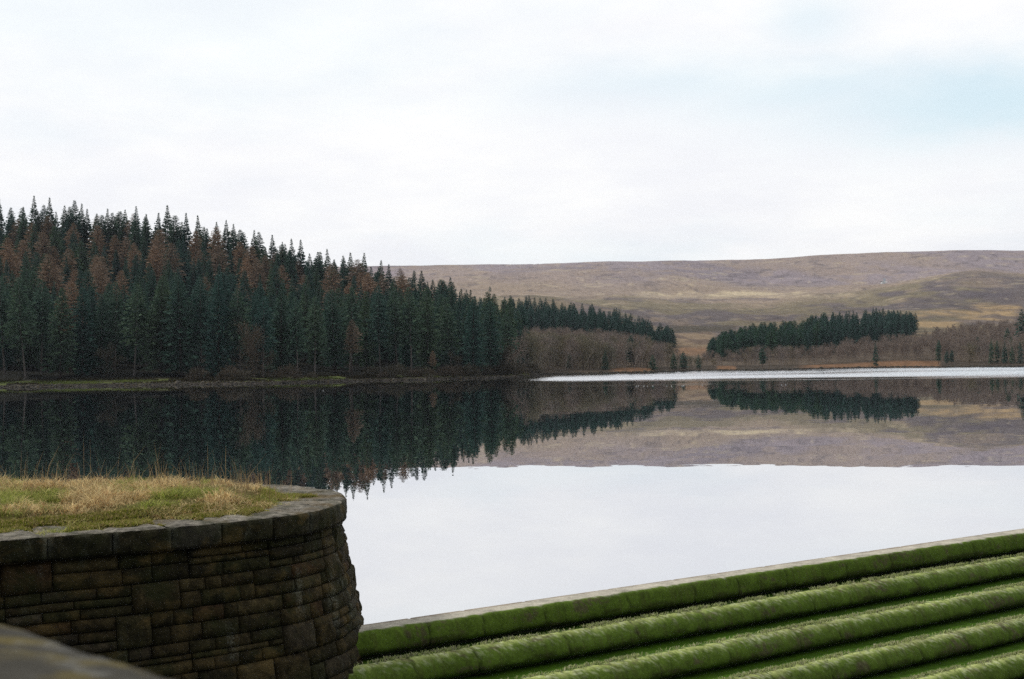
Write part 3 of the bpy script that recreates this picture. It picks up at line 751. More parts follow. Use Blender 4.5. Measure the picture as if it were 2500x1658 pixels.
L(t, c, b.inputs['Base Color']); bump(t, b, math_(t, 'ADD', nb_.outputs[0], na.outputs[0]), .5, .02)
M_weir = m
LEN0, LEN1 = -2.2, 34.0
def course(i):
    """one course: tread, quarter-round nose and riser, as one lofted mesh"""
    if i == 0:
        prof = [(-.55, -1.2), (-.02, -1.2), (-.0, -.04), (.02, -.005), (.08, 0), (.14, 0), (.20, 0), (.28, 0), (.36, 0), (.42, 0), (.46, -.002)]
        a0, run = .46, .12
    else:
        fa = (.55 if i == 1 else TS * (i - 1) + .29)
        a0 = TS * i; run = .30
        prof = [(fa - .26 + (a0 - fa + .26) * q, -.015 + .03 * (1 - q) * 0 - .03 * math.sin(math.pi * q)) for q in np.linspace(0, 1, 12)]
    for q in np.linspace(.08, 1, 11):
        th = q * math.pi / 2; prof.append((a0 + run * math.sin(th), -.27 * (1 - math.cos(th))))
    prof += [(a0 + run - .015, -.30), (a0 + run - .045, -.33), (a0 + run - .10, -.355), (a0 + run - .18, -.39), (a0 + run - .20, -.42)]
    prof = np.array(prof); nvv = len(prof)
    sg = np.arange(LEN0, 18.5, .035); sg = np.concatenate([sg, np.arange(18.5, LEN1, .15)])
    S, K = np.meshgrid(sg, np.arange(nvv), indexing='ij'); Aa = prof[K, 0]; Zz = prof[K, 1] - HS * i
    # profile normals
    d = np.gradient(prof, axis=0); nn = np.stack([-d[:, 1], d[:, 0]], 1); nn /= np.linalg.norm(nn, axis=1, keepdims=True) + 1e-9
    arc = np.concatenate([[0], np.cumsum(np.linalg.norm(np.diff(prof, axis=0), axis=1))])[K]
    rr = random.Random(40 + i); js = []; q = LEN0
    while q < LEN1: q += rr.uniform(.95, 1.75); js.append(q)
    js = np.array(js); dj = np.abs(S[..., None] - js - .012 * np.sin(arc[..., None] * 30 + js)).min(-1); seg = np.searchsorted(js, S)
    groove = np.exp(-(dj / .019) ** 2) * (.35 + .65 * hash2(seg, seg * 0 + i, 5))
    segoff = (hash2(seg, seg * 0 + i, 9) - .5)
    lump = (fbm(S * 2.2, arc * 3 + i * 9, 71, 3) - .5) * .020 + (fbm(S * 15, arc * 13 + i * 5, 72, 3) - .5) * .012
    if i == 0: lump *= smoothstep(-.02, .25, Aa) * .8
    disp = lump - groove * .020 + segoff * .010 * (K > 3)
    Aa2 = Aa + nn[K, 0] * -disp * -1; Zz2 = Zz + nn[K, 1] * disp
    V = np.stack([CREST_L.x + u.x * S + nrm.x * Aa2, CREST_L.y + u.y * S + nrm.y * Aa2, Zz2 + .05], -1)
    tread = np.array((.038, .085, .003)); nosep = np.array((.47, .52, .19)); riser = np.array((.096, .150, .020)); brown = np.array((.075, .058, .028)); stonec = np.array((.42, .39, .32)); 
    if i == 0:
        C = np.ones(V.shape) * riser
        e = (Aa - .44) + (fbm(S * 9, Aa * 3, 81, 3) - .5) * .14
        C = lerp(C, stonec, smoothstep(.05, -.02, e))
        C = lerp(C, np.array((.16, .105, .07)), smoothstep(-.30, -.38, e) * .6)
    else:
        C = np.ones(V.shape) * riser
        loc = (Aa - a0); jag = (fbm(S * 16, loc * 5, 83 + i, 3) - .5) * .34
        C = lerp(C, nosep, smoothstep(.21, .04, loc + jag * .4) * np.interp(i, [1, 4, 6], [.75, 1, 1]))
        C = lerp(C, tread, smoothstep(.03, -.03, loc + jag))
        dry = smoothstep(.42, .62, fbm(S * .7, loc * 3, 85 + i, 3)) * np.interp(i, [1, 5], [.1, .6])
        C = lerp(C, np.array((.21, .19, .115)), dry * smoothstep(.02, .06, loc + jag) * smoothstep(.24, .1, loc))
        if i >= 5: C = lerp(C, np.array((.20, .20, .09)), smoothstep(.45, .6, fbm(S * 4, loc * 6, 95 + i, 3)) * smoothstep(3, 8, S) * .8)
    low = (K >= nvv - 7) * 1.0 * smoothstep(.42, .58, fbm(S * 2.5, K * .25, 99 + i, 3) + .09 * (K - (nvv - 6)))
    C = lerp(C, np.array((.040, .048, .012)), low * .7)  # jagged foot stain, its dark tone also paints shade into the gaps
    streak = smoothstep(.58, .72, fbm(S * 14, arc * 2.2 + i, 87, 3)) * .45
    C = lerp(C, brown, streak * .6 * (Aa > a0 + .05))
    bare_ = smoothstep(.60, .68, fbm(S * 1.9 + 5, arc * 3.5 + i * 3, 103, 4)) * smoothstep(.40, .55, fbm(S * 25, arc * 25, 104, 2))
    C = lerp(C, np.array((.105, .085, .050)), bare_ * .75 * (Aa > a0 + .02))
    spk = smoothstep(.60, .70, fbm(S * 30, arc * 30, 101 + i, 2)) * smoothstep(.24, .08, np.abs(Aa - a0 - .05)) * (i > 0)
    C = lerp(C, np.array((.50, .52, .34)), spk * .6)
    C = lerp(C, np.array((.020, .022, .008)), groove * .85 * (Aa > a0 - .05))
    return V, C, nvv, len(sg)
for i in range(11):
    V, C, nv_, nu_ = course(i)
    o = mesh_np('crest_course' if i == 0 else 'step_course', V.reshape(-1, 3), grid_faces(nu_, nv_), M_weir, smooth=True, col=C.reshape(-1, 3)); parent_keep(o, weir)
# moss fringe on the noses
r = np.random.default_rng(31); Vs = []; Fs = []; Cs = []; off = 0
for i in range(1, 8):
    n = 9000; S = r.uniform(-.8, 18.5, n); a0 = TS * i
    fr = fbm(S * 11, S * 0 + i, 91, 3); aa = a0 - .015 - .10 * (fr - .5) + np.abs(r.normal(0, .05, n)) - .03
    zz_ = .05 - HS * i - .27 * (1 - np.sqrt(np.clip(1 - (np.clip(aa - a0, 0, .29) / .30) ** 2, 0, 1)))
    P = np.stack([CREST_L.x + u.x * S + nrm.x * aa, CREST_L.y + u.y * S + nrm.y * aa, zz_ - .005], -1)
    thin_ = r.random(n) < smoothstep(.3, .6, fbm(S * 2.2, S * 0 + 3 + i, 92, 3)) * .9 + .1
    P = P[thin_]; k = len(P)
    c0 = np.where((r.random(k) < .3)[:, None], np.array((.52, .50, .33)), np.array((.42, .47, .20))) * r.uniform(.65, 1.25, (k, 1))
    V, F, Cc = blades(k, P, r.uniform(.02, .06, k), r.uniform(.006, .013, k), r.uniform(.2, 1.0, k), c0, 60 + i)
    Vs.append(V); Fs.append(F + off); Cs.append(Cc); off += len(V)
mf = mesh_np('moss_fringe', np.concatenate(Vs), np.concatenate(Fs), M_blade, col=np.concatenate(Cs))
tag(mf, 'pale ragged moss fringe growing along the noses of the weir steps', 'moss', kind='stuff')
# spillway floor below
m, t, b = mat_new('spillway_floor', .9, .2); geo = N(t, 'ShaderNodeNewGeometry'); q = noise(t, geo.outputs['Position'], 1.2, 6, .6)
L(t, mixc(t, q.outputs[0], (.04, .05, .02), (.12, .11, .08)), b.inputs['Base Color'])
g0 = CREST_L + nrm * (TS * 10)
pts = [g0 - u * 40, g0 + u * 60, g0 + u * 60 + nrm * 60, g0 - u * 40 + nrm * 60]
me = bpy.data.meshes.new('ground'); me.from_pydata([(p.x, p.y, -4.2) for p in pts], [], [(0, 1, 2, 3)][::1]); me.materials.append(m)
go = bpy.data.objects.new('ground', me); COL.objects.link(go); structure(go, 'mossy stone floor of the spillway channel', 'ground')

# ------------------------------------------------------------------ parapet close to the camera
ZP = H - .32
pa, pb = on_z(0, 1498, ZP), on_z(455, 1643, ZP)
pu = (pb - pa); pu.z = 0; pu.normalize(); pn_ = Vector((-pu.y, pu.x, 0))
if pn_.dot(Vector((0, 1, 0))) > 0: pn_ = -pn_                       # towards the camera side
m, t, b = mat_new('weathered_parapet', .95, .15); geo = N(t, 'ShaderNodeNewGeometry')
q1 = noise(t, geo.outputs['Position'], 16, 4, .6); q2 = noise(t, mapping(t, geo.outputs['Position'], loc=(4.3, 1.2, 2)), 11, 3, .5); q3 = noise(t, geo.outputs['Position'], 60, 4, .7)
c = mixc(t, q1.outputs[0], (.022, .020, .015), (.075, .068, .055))
c = mixc(t, ramp(t, q2.outputs[0], [(.50, 0.0), (.62, .9)]), c, (.13, .10, .025))
c = mixc(t, ramp(t, q1.outputs[0], [(.58, 0.0), (.68, .8)]), c, (.17, .17, .16))
c = mixc(t, math_(t, 'MULTIPLY', q3.outputs[0], .4), c, (.03, .03, .02))
L(t, c, b.inputs['Base Color']); bump(t, b, q3.outputs[0], .6, .01)
para = empty('parapet_wall', (pa.x, pa.y, -4.2), 'blurred grey lichened wall coping in the near bottom left corner', 'wall')
def loft(prof, s0, s1, nrow, name, mat, parent, jitter=.004):
    prof = np.array(prof); sg = np.linspace(s0, s1, nrow); S, K = np.meshgrid(sg, np.arange(len(prof)), indexing='ij')
    A_, Z_ = prof[K, 0], prof[K, 1]
    j = (fbm(S * 14, K * .6, 7, 3) - .5) * jitter * 4
    V = np.stack([pa.x + pu.x * S + pn_.x * (A_ + j), pa.y + pu.y * S + pn_.y * (A_ + j), Z_ + j], -1)
    o = mesh_np(name, V.reshape(-1, 3), grid_faces(nrow, len(prof)), mat, smooth=True); parent_keep(o, parent); return o
cp = [(.02, ZP - .16), (-.0, ZP - .155), (-.005, ZP - .05), (0.0, ZP - .02), (.02, ZP - .004)] + [(x, ZP + .02 * math.sin(math.pi * (x - .02) / .42)) for x in np.linspace(.06, .40, 10)] + [(.44, ZP - .004), (.46, ZP - .02), (.465, ZP - .155), (.44, ZP - .16)]
loft(cp, -3.2, 2.4, 260, 'coping', m, para)
loft([(.05, -4.2), (.05, ZP - .158), (.42, ZP - .158), (.42, .6)], -3.2, 2.4, 60, 'wall', M_stone_near if False else m, para, .006)
me = bpy.data.meshes.new('path'); q_ = [pa - pu * 3.2 + pn_ * .42, pa + pu * 2.4 + pn_ * .42, pa + pu * 2.4 + pn_ * 6, pa - pu * 3.2 + pn_ * 6]
me.from_pydata([(p.x, p.y, 2.15) for p in q_], [], [(0, 1, 2, 3)]); me.materials.append(m); po = bpy.data.objects.new('path', me); COL.objects.link(po)
structure(po, 'gravel path behind the near parapet', 'path')

# ------------------------------------------------------------------ left forest
def gz1(x, y): return float(ground_z(np.array([x]), np.array([y]))[0])
def pxd(px, dep): return (px - 1250) / FPX * dep
fr = random.Random(3)
def zone(px):
    for lim, nm in ((150, 'at the far left'), (280, 'under the paired thin spires'), (420, 'below the tallest tree'), (560, 'right of the tallest tree'), (700, 'above the spreading bare tree'), (860, 'in the middle of the wood'), (1000, 'where the canopy dips'), (1130, 'below the clear conical tree'), (1500, 'near the right tip')):
        if px < lim: return nm
placed = []
def try_place(px, o, dmin):
    Y = float(shoreY(np.array([px]))[0]) + o; X = pxd(px, Y)
    for (a, b_) in placed:
        if (a - X) ** 2 + (b_ - Y) ** 2 < dmin * dmin: return None
    placed.append((X, Y)); return X, Y
nsp = 0
# front row along the shore
cnt = 0; px = -90
while px < 1262:
    o = fr.uniform(15, 22) if px < 1100 else fr.uniform(8, 14)
    q = try_place(px, o, 2.5)
    if q:
        kd = 'front_spruce' if fr.random() < (.8 if px < 1000 else .12) else 'spruce'
        hh = fr.uniform(19, 24.5) * float(np.interp(px, [0, 1000, 1180, 1265], [1, 1.0, .92, .72]))
        put_tree(kd, 'spruce_tree', (q[0], q[1], gz1(*q) - .2), hh, ('pale stemmed' if kd == 'front_spruce' else 'low branched') + ' dark spruce, ' + ordinal(nsp + 1) + ' from the left in the front row above the shore', 'spruce tree', 'spruces in the front row above the shore', fr.uniform(.85, 1.1)); nsp += 1
    px += fr.uniform(36, 58)
# body of the wood
LARCH = [(60, 590), (30, 640), (110, 600), (150, 620), (145, 660), (175, 640), (200, 590), (230, 585), (250, 650), (255, 690), (300, 560), (325, 600), (310, 545), (350, 620), (380, 640), (395, 630), (420, 590), (440, 640), (480, 600), (500, 650), (540, 590), (570, 600), (590, 620), (640, 600), (700, 640), (735, 660), (760, 690), (835, 670), (830, 735), (1000, 700), (975, 690), (165, 690), (120, 560), (455, 570), (18, 575), (680, 640), (905, 700), (300, 700), (165, 730)]
def crown_px(X, Y, z, h): # photo position of the upper crown
    px = 1250 + X / Y * FPX; return px, 887 - .0145 * (px - 1250) - (z + h * .8 - H) / Y * FPX
tries = 0; nlc = [0]
def nl_():
    nlc[0] += 1; return nlc[0]
larch_spots = []
body = []
while tries < 9000 and len(body) < 245:
    tries += 1
    px = fr.uniform(-150, 1285); Ys0 = float(shoreY(np.array([px]))[0]); cy0 = float(crestY(np.array([px]))[0])
    if cy0 - Ys0 < 30: continue
    o = 24 + (cy0 - Ys0 - 12) * fr.random() ** .62
    q = try_place(px, o, 6.2 + 2.6 * (o / 200))
    if q: body.append((px, o, q))
left_l = list(LARCH)
sky_px = [2, 60, 82, 100, 128, 160, 172, 188, 198, 217, 240, 261, 280, 296, 313, 338, 362, 386, 412, 428, 445, 461, 489, 510, 534, 556, 575, 600, 622, 635, 668, 690, 703, 716, 739, 760, 776, 803, 818, 838, 859, 886, 905, 928, 950, 985, 1002, 1030, 1060, 1076, 1098, 1125, 1145, 1165, 1190, 1212, 1235]
extra = 0
for _ in range(6000):
    if extra >= 150: break
    px = fr.uniform(-60, 1240); Ys0 = float(shoreY(np.array([px]))[0]); cy0 = float(crestY(np.array([px]))[0])
    if cy0 - Ys0 < 40: continue
    q = try_place(px, 30 + (cy0 - Ys0 - 22) * fr.random(), 4.3)
    if q: put_far('spruce' if fr.random() < .7 else 'tall_spruce', (q[0], q[1], gz1(*q) - .2), fr.uniform(15, 21), fr.uniform(.6, .95)); extra += 1
body.sort()
for px, o, q in body:
    z = gz1(*q); hh = fr.uniform(16.5, 23)
    cp_ = crown_px(q[0], q[1], z, hh)
    best = min(left_l, key=lambda s: (s[0] - cp_[0]) ** 2 + (s[1] - cp_[1]) ** 2) if left_l else None
    row = 'second rank' if o < 45 else 'lower slope' if o < 80 else ('middle slope' if o < 115 else 'upper slope' if o < 150 else 'hilltop')
    lk = ordinal(min(range(len(sky_px)), key=lambda k: abs(sky_px[k] - px)) + 1)
    hit = best and abs(best[0] - cp_[0]) < 26 and abs(best[1] - cp_[1]) < 16
    if hit or (fr.random() < .2 and px < 960 and o > 85):
        if hit: left_l.remove(best)
        put_tree('larch', 'larch_tree', (q[0], q[1], z - .2), hh * 1.04, 'russet leafless larch, ' + row + ', below the ' + lk + ' skyline treetop from the left', 'larch tree', 'russet larches scattered through the wood', fr.uniform(.9, 1.2))
    else:
        put_tree('spruce' if fr.random() < .85 else 'tall_spruce', 'spruce_tree', (q[0], q[1], z - .2), hh, 'dark green spruce, ' + row + ', below the ' + lk + ' skyline treetop from the left', 'spruce tree', 'spruces packed on the wooded hill', fr.uniform(.7, 1.1))
# larches that found no slot are set where they show
for (lx, ly) in left_l:
    lo, hi = 20.0, 230.0
    for o in np.arange(20, 215, 3.0):
        Y = float(shoreY(np.array([lx]))[0]) + o; X = pxd(lx, Y); z = gz1(X, Y)
        if crown_px(X, Y, z, 21)[1] < ly:
            put_tree('larch', 'larch_tree', (X, Y, z - .2), fr.uniform(20, 22.5), 'russet leafless larch rising through the canopy, ' + zone(lx), 'larch tree', 'russet larches rising through the canopy', fr.uniform(.9, 1.2)); break
# skyline: trees on the crest, tops measured one by one
sky_tops = [(2, 484, 'at the left edge of the photo'), (60, 503, 0), (82, 476, 'first thin spire from the left edge'), (128, 480, 'second thin spire from the left edge'), (100, 520, 0), (160, 500, 0), (172, 503, 0), (188, 487, 0), (198, 495, 'twin topped beside a bushy crown'), (217, 508, 0), (240, 520, 0), (261, 507, 0), (280, 518, 0), (296, 515, 0), (313, 510, 0), (338, 502, 'slim spire left of the tallest tree'), (362, 520, 0), (386, 518, 0), (412, 499, 'broad and tallest on the skyline'), (428, 525, 0), (445, 540, 0), (461, 518, 'first of two right of the tallest tree'), (489, 524, 'second of two right of the tallest tree'), (510, 556, 0), (534, 540, 'slim, left of a forked pair'), (556, 536, 'slim, right one of a pair'), (575, 546, 0), (600, 566, 0), (622, 560, 'wispy topped, above mid slope'), (635, 566, 0), (668, 572, 'conical, rising over the mid slope'), (690, 596, 0), (703, 594, 0), (716, 582, 'wispy spire over the mid slope'), (739, 584, 'last tall spire before the dip'), (760, 618, 0), (776, 614, 'bushy, dark round top'), (803, 607, 'thin spire right of a bushy top'), (818, 632, 0), (838, 634, 0), (859, 615, 'thin spire before the moor line'), (886, 616, 'bristly spire touching the moor line'), (905, 650, 0), (928, 634, 'faint bare topped spire'), (950, 644, 'dark, where moor begins behind'), (985, 672, 0), (1002, 676, 0), (1030, 660, 'conical, standing clear against the moor'), (1060, 682, 'rounded, right of the conical one'), (1076, 682, 0), (1098, 676, 'loose layered spire against the moor'), (1125, 704, 'small pointed top against the moor'), (1145, 716, 0), (1165, 722, 0), (1190, 730, 0), (1212, 745, 0), (1235, 760, 0)]
sky_sorted = sorted(q[0] for q in sky_tops)
for (sx, sy_, uniq) in sky_tops:
    cyv = float(crestY(np.array([sx]))[0]) - fr.uniform(2, 14); X = pxd(sx, cyv); z = gz1(X, cyv)
    topz = H + (887 - yc(sx, sy_)) / FPX * cyv
    hh = max(9.0, topz - z)
    kd = 'tall_spruce' if uniq else fr.choice(('spruce', 'tall_spruce', 'spruce'))
    nsk = sky_sorted.index(sx) + 1
    if uniq: lb = 'dark spruce on the skyline, ' + uniq
    else: lb = 'dark spruce top, ' + ordinal(nsk) + ' from the left along the skyline of the wood'
    put_tree(kd, 'spruce_tree', (X, cyv, z - .2), hh + .2, lb, 'spruce tree', None if uniq else 'spruces along the skyline of the wood', min(1.35, 24 / hh) * (1.2 if sx in (412, 1030, 776, 1060) else 1.0))
# bare trees and shrubs at the foot of the wood
for (bx, o, hh, lab) in ((620, 13, 13, 'large leafless brown tree spreading at the foot of the wood left of centre'), (655, 12, 9, 'smaller leafless brown tree beside the large spreading one'), (858, 14, 14, 'leafless russet tree with level boughs among the shore spruces'), (1055, 8, 6.5, 'reddish leafless sapling tree on the shore near the right tip'), (262, 16, 8, 'thin leafless tree between pale stems at left'), (1230, 7, 8, 'olive leafless tree at the very tip of the wood'), (1112, 8, 6, 'small leafless reddish tree above the shore bushes')):
    Y = float(shoreY(np.array([bx]))[0]) + o; X = pxd(bx, Y)
    put_tree('larch' if bx in (858, 1055) else 'darkbare', 'bare_tree', (X, Y, gz1(X, Y) - .1), hh, lab, 'tree', None)
bushx = sorted(list(range(1075, 1300, 17)) + [480, 560, 590, 700, 760, 905, 935, 965, 1010, 1040])
for bx in bushx:
    Y = float(shoreY(np.array([bx]))[0]) + fr.uniform(3, 8); X = pxd(bx, Y)
    o = bpy.data.objects.new('bush', fr.choice(BUSH)); COL.objects.link(o); o.location = (X, Y, gz1(X, Y) - .1)
    s = fr.uniform(.55, 1.25); o.scale = (s * 1.2, s * 1.2, s); o.rotation_euler.z = fr.uniform(0, 6)
    tag(o, 'olive brown leafless shore bush, ' + ordinal(bushx.index(bx) + 1) + ' from the left along the waterline', 'bush', 'bushes along the wooded shore')
# rank grass on the left bank
r = np.random.default_rng(41); n = 26000
pxs = r.uniform(-100, 1290, n); oo = r.uniform(1.6, 12, n); Y = shoreY(pxs) + oo; X = (pxs - 1250) / FPX * Y
cl = fbm(X / 4, Y / 4, 43, 3); ok = (cl > .42) & (r.random(n) < np.interp(pxs, [0, 900, 1200], [1, 1, .4])); X, Y, oo, cl = X[ok], Y[ok], oo[ok], cl[ok]; n = len(X)
gsel = smoothstep(.42, .55, fbm(X / 12, Y / 5, 44, 3)) * smoothstep(10, 6, oo)
cc = (np.array((.045, .036, .020)) * (1 - gsel[:, None]) + np.array((.165, .20, .055)) * gsel[:, None]) * r.uniform(.6, 1.3, (n, 1))
V, F, Cc = blades(n, np.stack([X, Y, ground_z(X, Y) - .03], -1), r.uniform(.15, .45, n), r.uniform(.06, .14, n), r.uniform(.1, .8, n), cc, 44)
bg_ = mesh_np('bank_grass', V, F, M_blade, col=Cc); tag(bg_, 'green and brown rank grass on the low bank under the wood', 'grass', kind='stuff')
# shore stones
r = np.random.default_rng(45); mb = MB(); n = 2600
pxs = r.uniform(-100, 2550, n); Y = shoreY(pxs) + r.uniform(-.3, 1.6, n); X = (pxs - 1250) / FPX * Y; Z = ground_z(X, Y)
ico = np.array([(0, 0, 1), (.9, 0, .3), (.3, .85, .3), (-.7, .5, .3), (-.7, -.5, .3), (.3, -.85, .3), (.6, .5, -.5), (-.3, .8, -.5), (-.9, 0, -.5), (-.3, -.8, -.5), (.6, -.5, -.5)])
icf = np.array([(0, 1, 2), (0, 2, 3), (0, 3, 4), (0, 4, 5), (0, 5, 1), (1, 6, 2), (2, 7, 3), (3, 8, 4), (4, 9, 5), (5, 10, 1), (6, 7, 2), (7, 8, 3), (8, 9, 4), (9, 10, 5), (10, 6, 1)])
for k in range(n):
    s = r.uniform(.08, .35) * (1 if r.random() < .9 else 1.8)
    mb.add(ico * s * r.uniform(.6, 1.3, 3) * np.array((1.2, 1.2, .7)) * r.uniform(.85, 1.15, (11, 1)) + (X[k], Y[k], Z[k]), icf, np.array((.050, .045, .040)) * r.uniform(.4, 1.8))
sh = mb.build('shore_stones', M_stone); tag(sh, 'small grey brown stones strewn along the waterline', 'stones', kind='stuff')

# ------------------------------------------------------------------ far shore: plantations, birches, lone conifers
def place_px(px, Y): X = pxd(px, Y); return X, Y, gz1(X, Y)
fr = random.Random(9)
# middle stand of spruces
top_m = ([1190, 1240, 1290, 1350, 1400, 1450, 1500, 1545, 1590, 1640], [724, 722, 722, 730, 738, 742, 748, 764, 784, 808])
placed = []
def spot(px, Y, dmin):
    X = pxd(px, Y)
    for a, b_ in placed:
        if (a - X) ** 2 + (b_ - Y) ** 2 < dmin * dmin: return None
    placed.append((X, Y)); return X, Y, gz1(X, Y)
k = 0
for _ in range(2500):
    if k >= 210: break
    px = fr.uniform(1165, 1642); Y = fr.uniform(640, 725)
    q = spot(px, Y, 3.2)
    if not q: continue
    topz = H + (887 - yc(px, np.interp(px, *top_m))) / FPX * Y
    hh = min(20, max(9, (topz - q[2]) + fr.uniform(-4.5, .6) + (.0 if Y > 690 else -2.5)))
    put_far('plantation', (q[0], q[1], q[2] - .2), hh, 14 / hh * fr.uniform(.95, 1.2)); k += 1
# right stand: pines on its left, spruces on its right
top_r = ([1720, 1760, 1826, 1900, 1960, 2001, 2040, 2075, 2144, 2190, 2241], [838, 812, 790, 780, 772, 757, 750, 744, 746, 758, 762])
bot_r = ([1720, 1850, 1975, 2015, 2110, 2241], [880, 872, 866, 856, 832, 812])
k = 0
for _ in range(3500):
    if k >= 230: break
    px = fr.uniform(1722, 2240); Ynear = np.interp(px, [1720, 1980, 2110, 2241], [572, 592, 655, 728])
    Y = fr.uniform(Ynear, Ynear + 110)
    q = spot(px, Y, 3.5)
    if not q: continue
    topz = H + (887 - yc(px, np.interp(px, *top_r))) / FPX * Y
    lim = topz - q[2]; hh = min(lim + fr.uniform(-1.8, .6), fr.uniform(12, 16) if px > 1980 else fr.uniform(10.5, 13.5))
    if hh < 6: continue
    pine = px < 1990 + fr.uniform(-50, 50)
    if pine: put_tree('pine', 'pine_tree', (q[0], q[1], q[2] - .2), hh, 'green pine of the right hand stand, ' + ('at its low left end' if px < 1780 else 'second clump from its left end' if px < 1840 else 'where its top is level' if px < 1900 else 'just left of the tall spruces') + (', front rank' if Y < Ynear + 35 else ', middle rank' if Y < Ynear + 75 else ', rear rank'), 'pine tree', 'pines in the stand across the water', fr.uniform(1.0, 1.25))
    else: put_far('plantation', (q[0], q[1], q[2] - .2), hh, 14 / hh * fr.uniform(.95, 1.15))
    k += 1
fo = FARW.build('spruces', M_spruce); tag(fo, 'dark spruces filling gaps in the wooded hill and forming both distant plantations', 'spruce trees', kind='stuff')
# bare birch woods
bir = []
for _ in range(9000):
    px = fr.uniform(1225, 2620)
    ys = float(shoreY(np.array([px]))[0])
    if px < 1700: far_ = np.interp(px, [1225, 1600, 1660, 1700], [640, 630, 580, 540])
    else: far_ = np.interp(px, [1700, 1760, 2000, 2110, 2240, 2380, 2500, 2620], [555, 590, 625, 690, 745, 790, 830, 850])
    near = ys + (12 if px < 1700 else np.interp(px, [1700, 1900, 2100, 2300, 2500], [8, 22, 26, 24, 6]))
    if near > far_: continue
    Y = fr.uniform(near, far_)
    q = spot(px, Y, 4.0 if Y < 600 else 5.2)
    if q: bir.append((Y, px, q))
bir.sort()
CAPX = [1240, 1300, 1450, 1560, 1650, 1700, 1730, 1850, 1980, 2050, 2110, 2240, 2300, 2400, 2500, 2700]
CAPY = [800, 802, 808, 820, 850, 878, 862, 852, 848, 838, 826, 812, 800, 787, 778, 770]
print('birches', len(bir))
mbx, mby = MB(), MB()
for i, (Y, px, q) in enumerate(bir):
    hh = fr.uniform(8.5, 12) if px < 1700 else fr.uniform(6.5, 9.5) * (1.0 if px < 2400 or Y < 560 else .9)
    if px < 1700: hh *= np.interp(px, [1300, 1600, 1700], [1.08, .95, .6])
    if px < 1700 and 1640 < px: hh = min(hh, 5.5)
    cap = H + (887 - yc(px, np.interp(px, CAPX, CAPY))) / FPX * Y - q[2] + fr.uniform(-3.0, 1.6)
    if cap < 2.0: continue
    hh = min(hh, cap)
    al = fr.random() < (.5 if px < 1500 else .25)
    if i < 300:
        zn = ('behind the tip of the wood' if px < 1360 else 'left of the narrow conifer' if px < 1470 else 'between the narrow and squat conifers' if px < 1590 else 'below the pale field' if px < 1740 else 'below the left pines' if px < 1850 else 'below the right hand stand' if px < 2000 else 'left of the lone bank conifer' if px < 2136 else 'right of the lone bank conifer' if px < 2290 else 'at the right side of the far shore')
        od = Y - float(shoreY(np.array([px]))[0]); sz = 'tall' if hh > 9 else 'low' if hh < 6 else 'middling'
        lb = sz + (' olive brown' if al else ' purplish brown') + ' leafless tree, ' + ('front' if od < 30 else 'middle' if od < 60 else 'rear') + ' ranks, ' + zn
        put_tree('alder' if al else 'birch', 'bare_tree' if al else 'birch_tree', (q[0], q[1], q[2] - .1), hh, lb, 'tree', 'leafless trees along the far shore', fr.uniform(.85, 1.15))
    else:
        kd = 'alder' if al else 'birch'; j = fr.randrange(len(CROWN[kd])); s = hh / 10; a = fr.uniform(0, 6.28); Rz = np.array(((math.cos(a), -math.sin(a), 0), (math.sin(a), math.cos(a), 0), (0, 0, 1)))
        me = CROWN[kd][j]; v = np.empty(len(me.vertices) * 3, np.float32); me.vertices.foreach_get('co', v); v = v.reshape(-1, 3) @ Rz.T * s + (q[0], q[1], q[2])
        mbx.add(v, np.arange(len(v)).reshape(-1, 4))
if mbx.n:
    o = mbx.build('birch_scrub', M_birch); tag(o, 'mass of purplish leafless birch scrub on the slope above the right far shore', 'birch scrub', kind='stuff')
# lone conifers on the far shore
for (px, o, hh, wd, lab) in ((1476, 12, 7.0, .9, 'narrow dark conifer among bare trees below the middle plantation'), (1592, 6, 5.5, 1.5, 'squat dark conifer at the waterline left of the pale field'), (1645, 8, 6.0, 1.2, 'left one of two dark conifers joined at the waterline'), (1668, 8, 6.5, 1.3, 'right one of two dark conifers joined at the waterline'), (1705, 8, 5.6, .9, 'small dark conifer just below the pale field'), (1540, 34, 11.5, 1.2, 'bluish pine rising behind the bare trees'), (1562, 30, 9.5, 1.1, 'bluish pine close right of the taller one'), (1390, 22, 5.5, 1.1, 'low green conifer buried in olive scrub'),
        (2136, 6, 9.0, .75, 'slender dark green conifer standing alone on the rusty bank'), (2290, 8, 9.6, .7, 'dark leaning conifer at the right end of the rusty bank'), (2310, 6, 5.5, 1.1, 'low dark conifer right of the leaning one'), (2322, 10, 5.5, 1.0, 'bushy low conifer behind the dark leaning one'), (2385, 60, 8, 1.1, 'green topped pine above the birches at right'), (2462, 85, 10, 1.0, 'umbrella shaped pine high in the birches at right'), (2470, 40, 9, .8, 'pine just below the umbrella shaped one'), (2418, 10, 9.5, .6, 'thin dark conifer, first of the row at the right edge'), (2434, 12, 9, .6, 'thin dark conifer, second of the row at the right edge'), (2452, 10, 8.5, .7, 'thin dark conifer, third of the row at the right edge'), (2470, 8, 6.5, .9, 'bushy dark conifer in the row at the right edge'), (2490, 9, 8, .8, 'dark conifer at the end of the row on the right edge'), (2498, 120, 17, 1.0, 'tall green conifer cut by the right edge of the photo'), (1860, 14, 7, 1.2, 'grey green pine in front of the right hand stand')):
    Y = float(shoreY(np.array([px]))[0]) + o; q = place_px(px, Y)
    kd = 'pine' if ('pine' in lab or 'leaning' in lab) else 'cone'
    put_tree(kd, 'pine_tree' if kd == 'pine' else 'conifer_tree', (q[0], q[1], q[2] - .15), hh, lab, 'pine tree' if kd == 'pine' else 'conifer', None, wd * (1 if kd == 'cone' else 1))
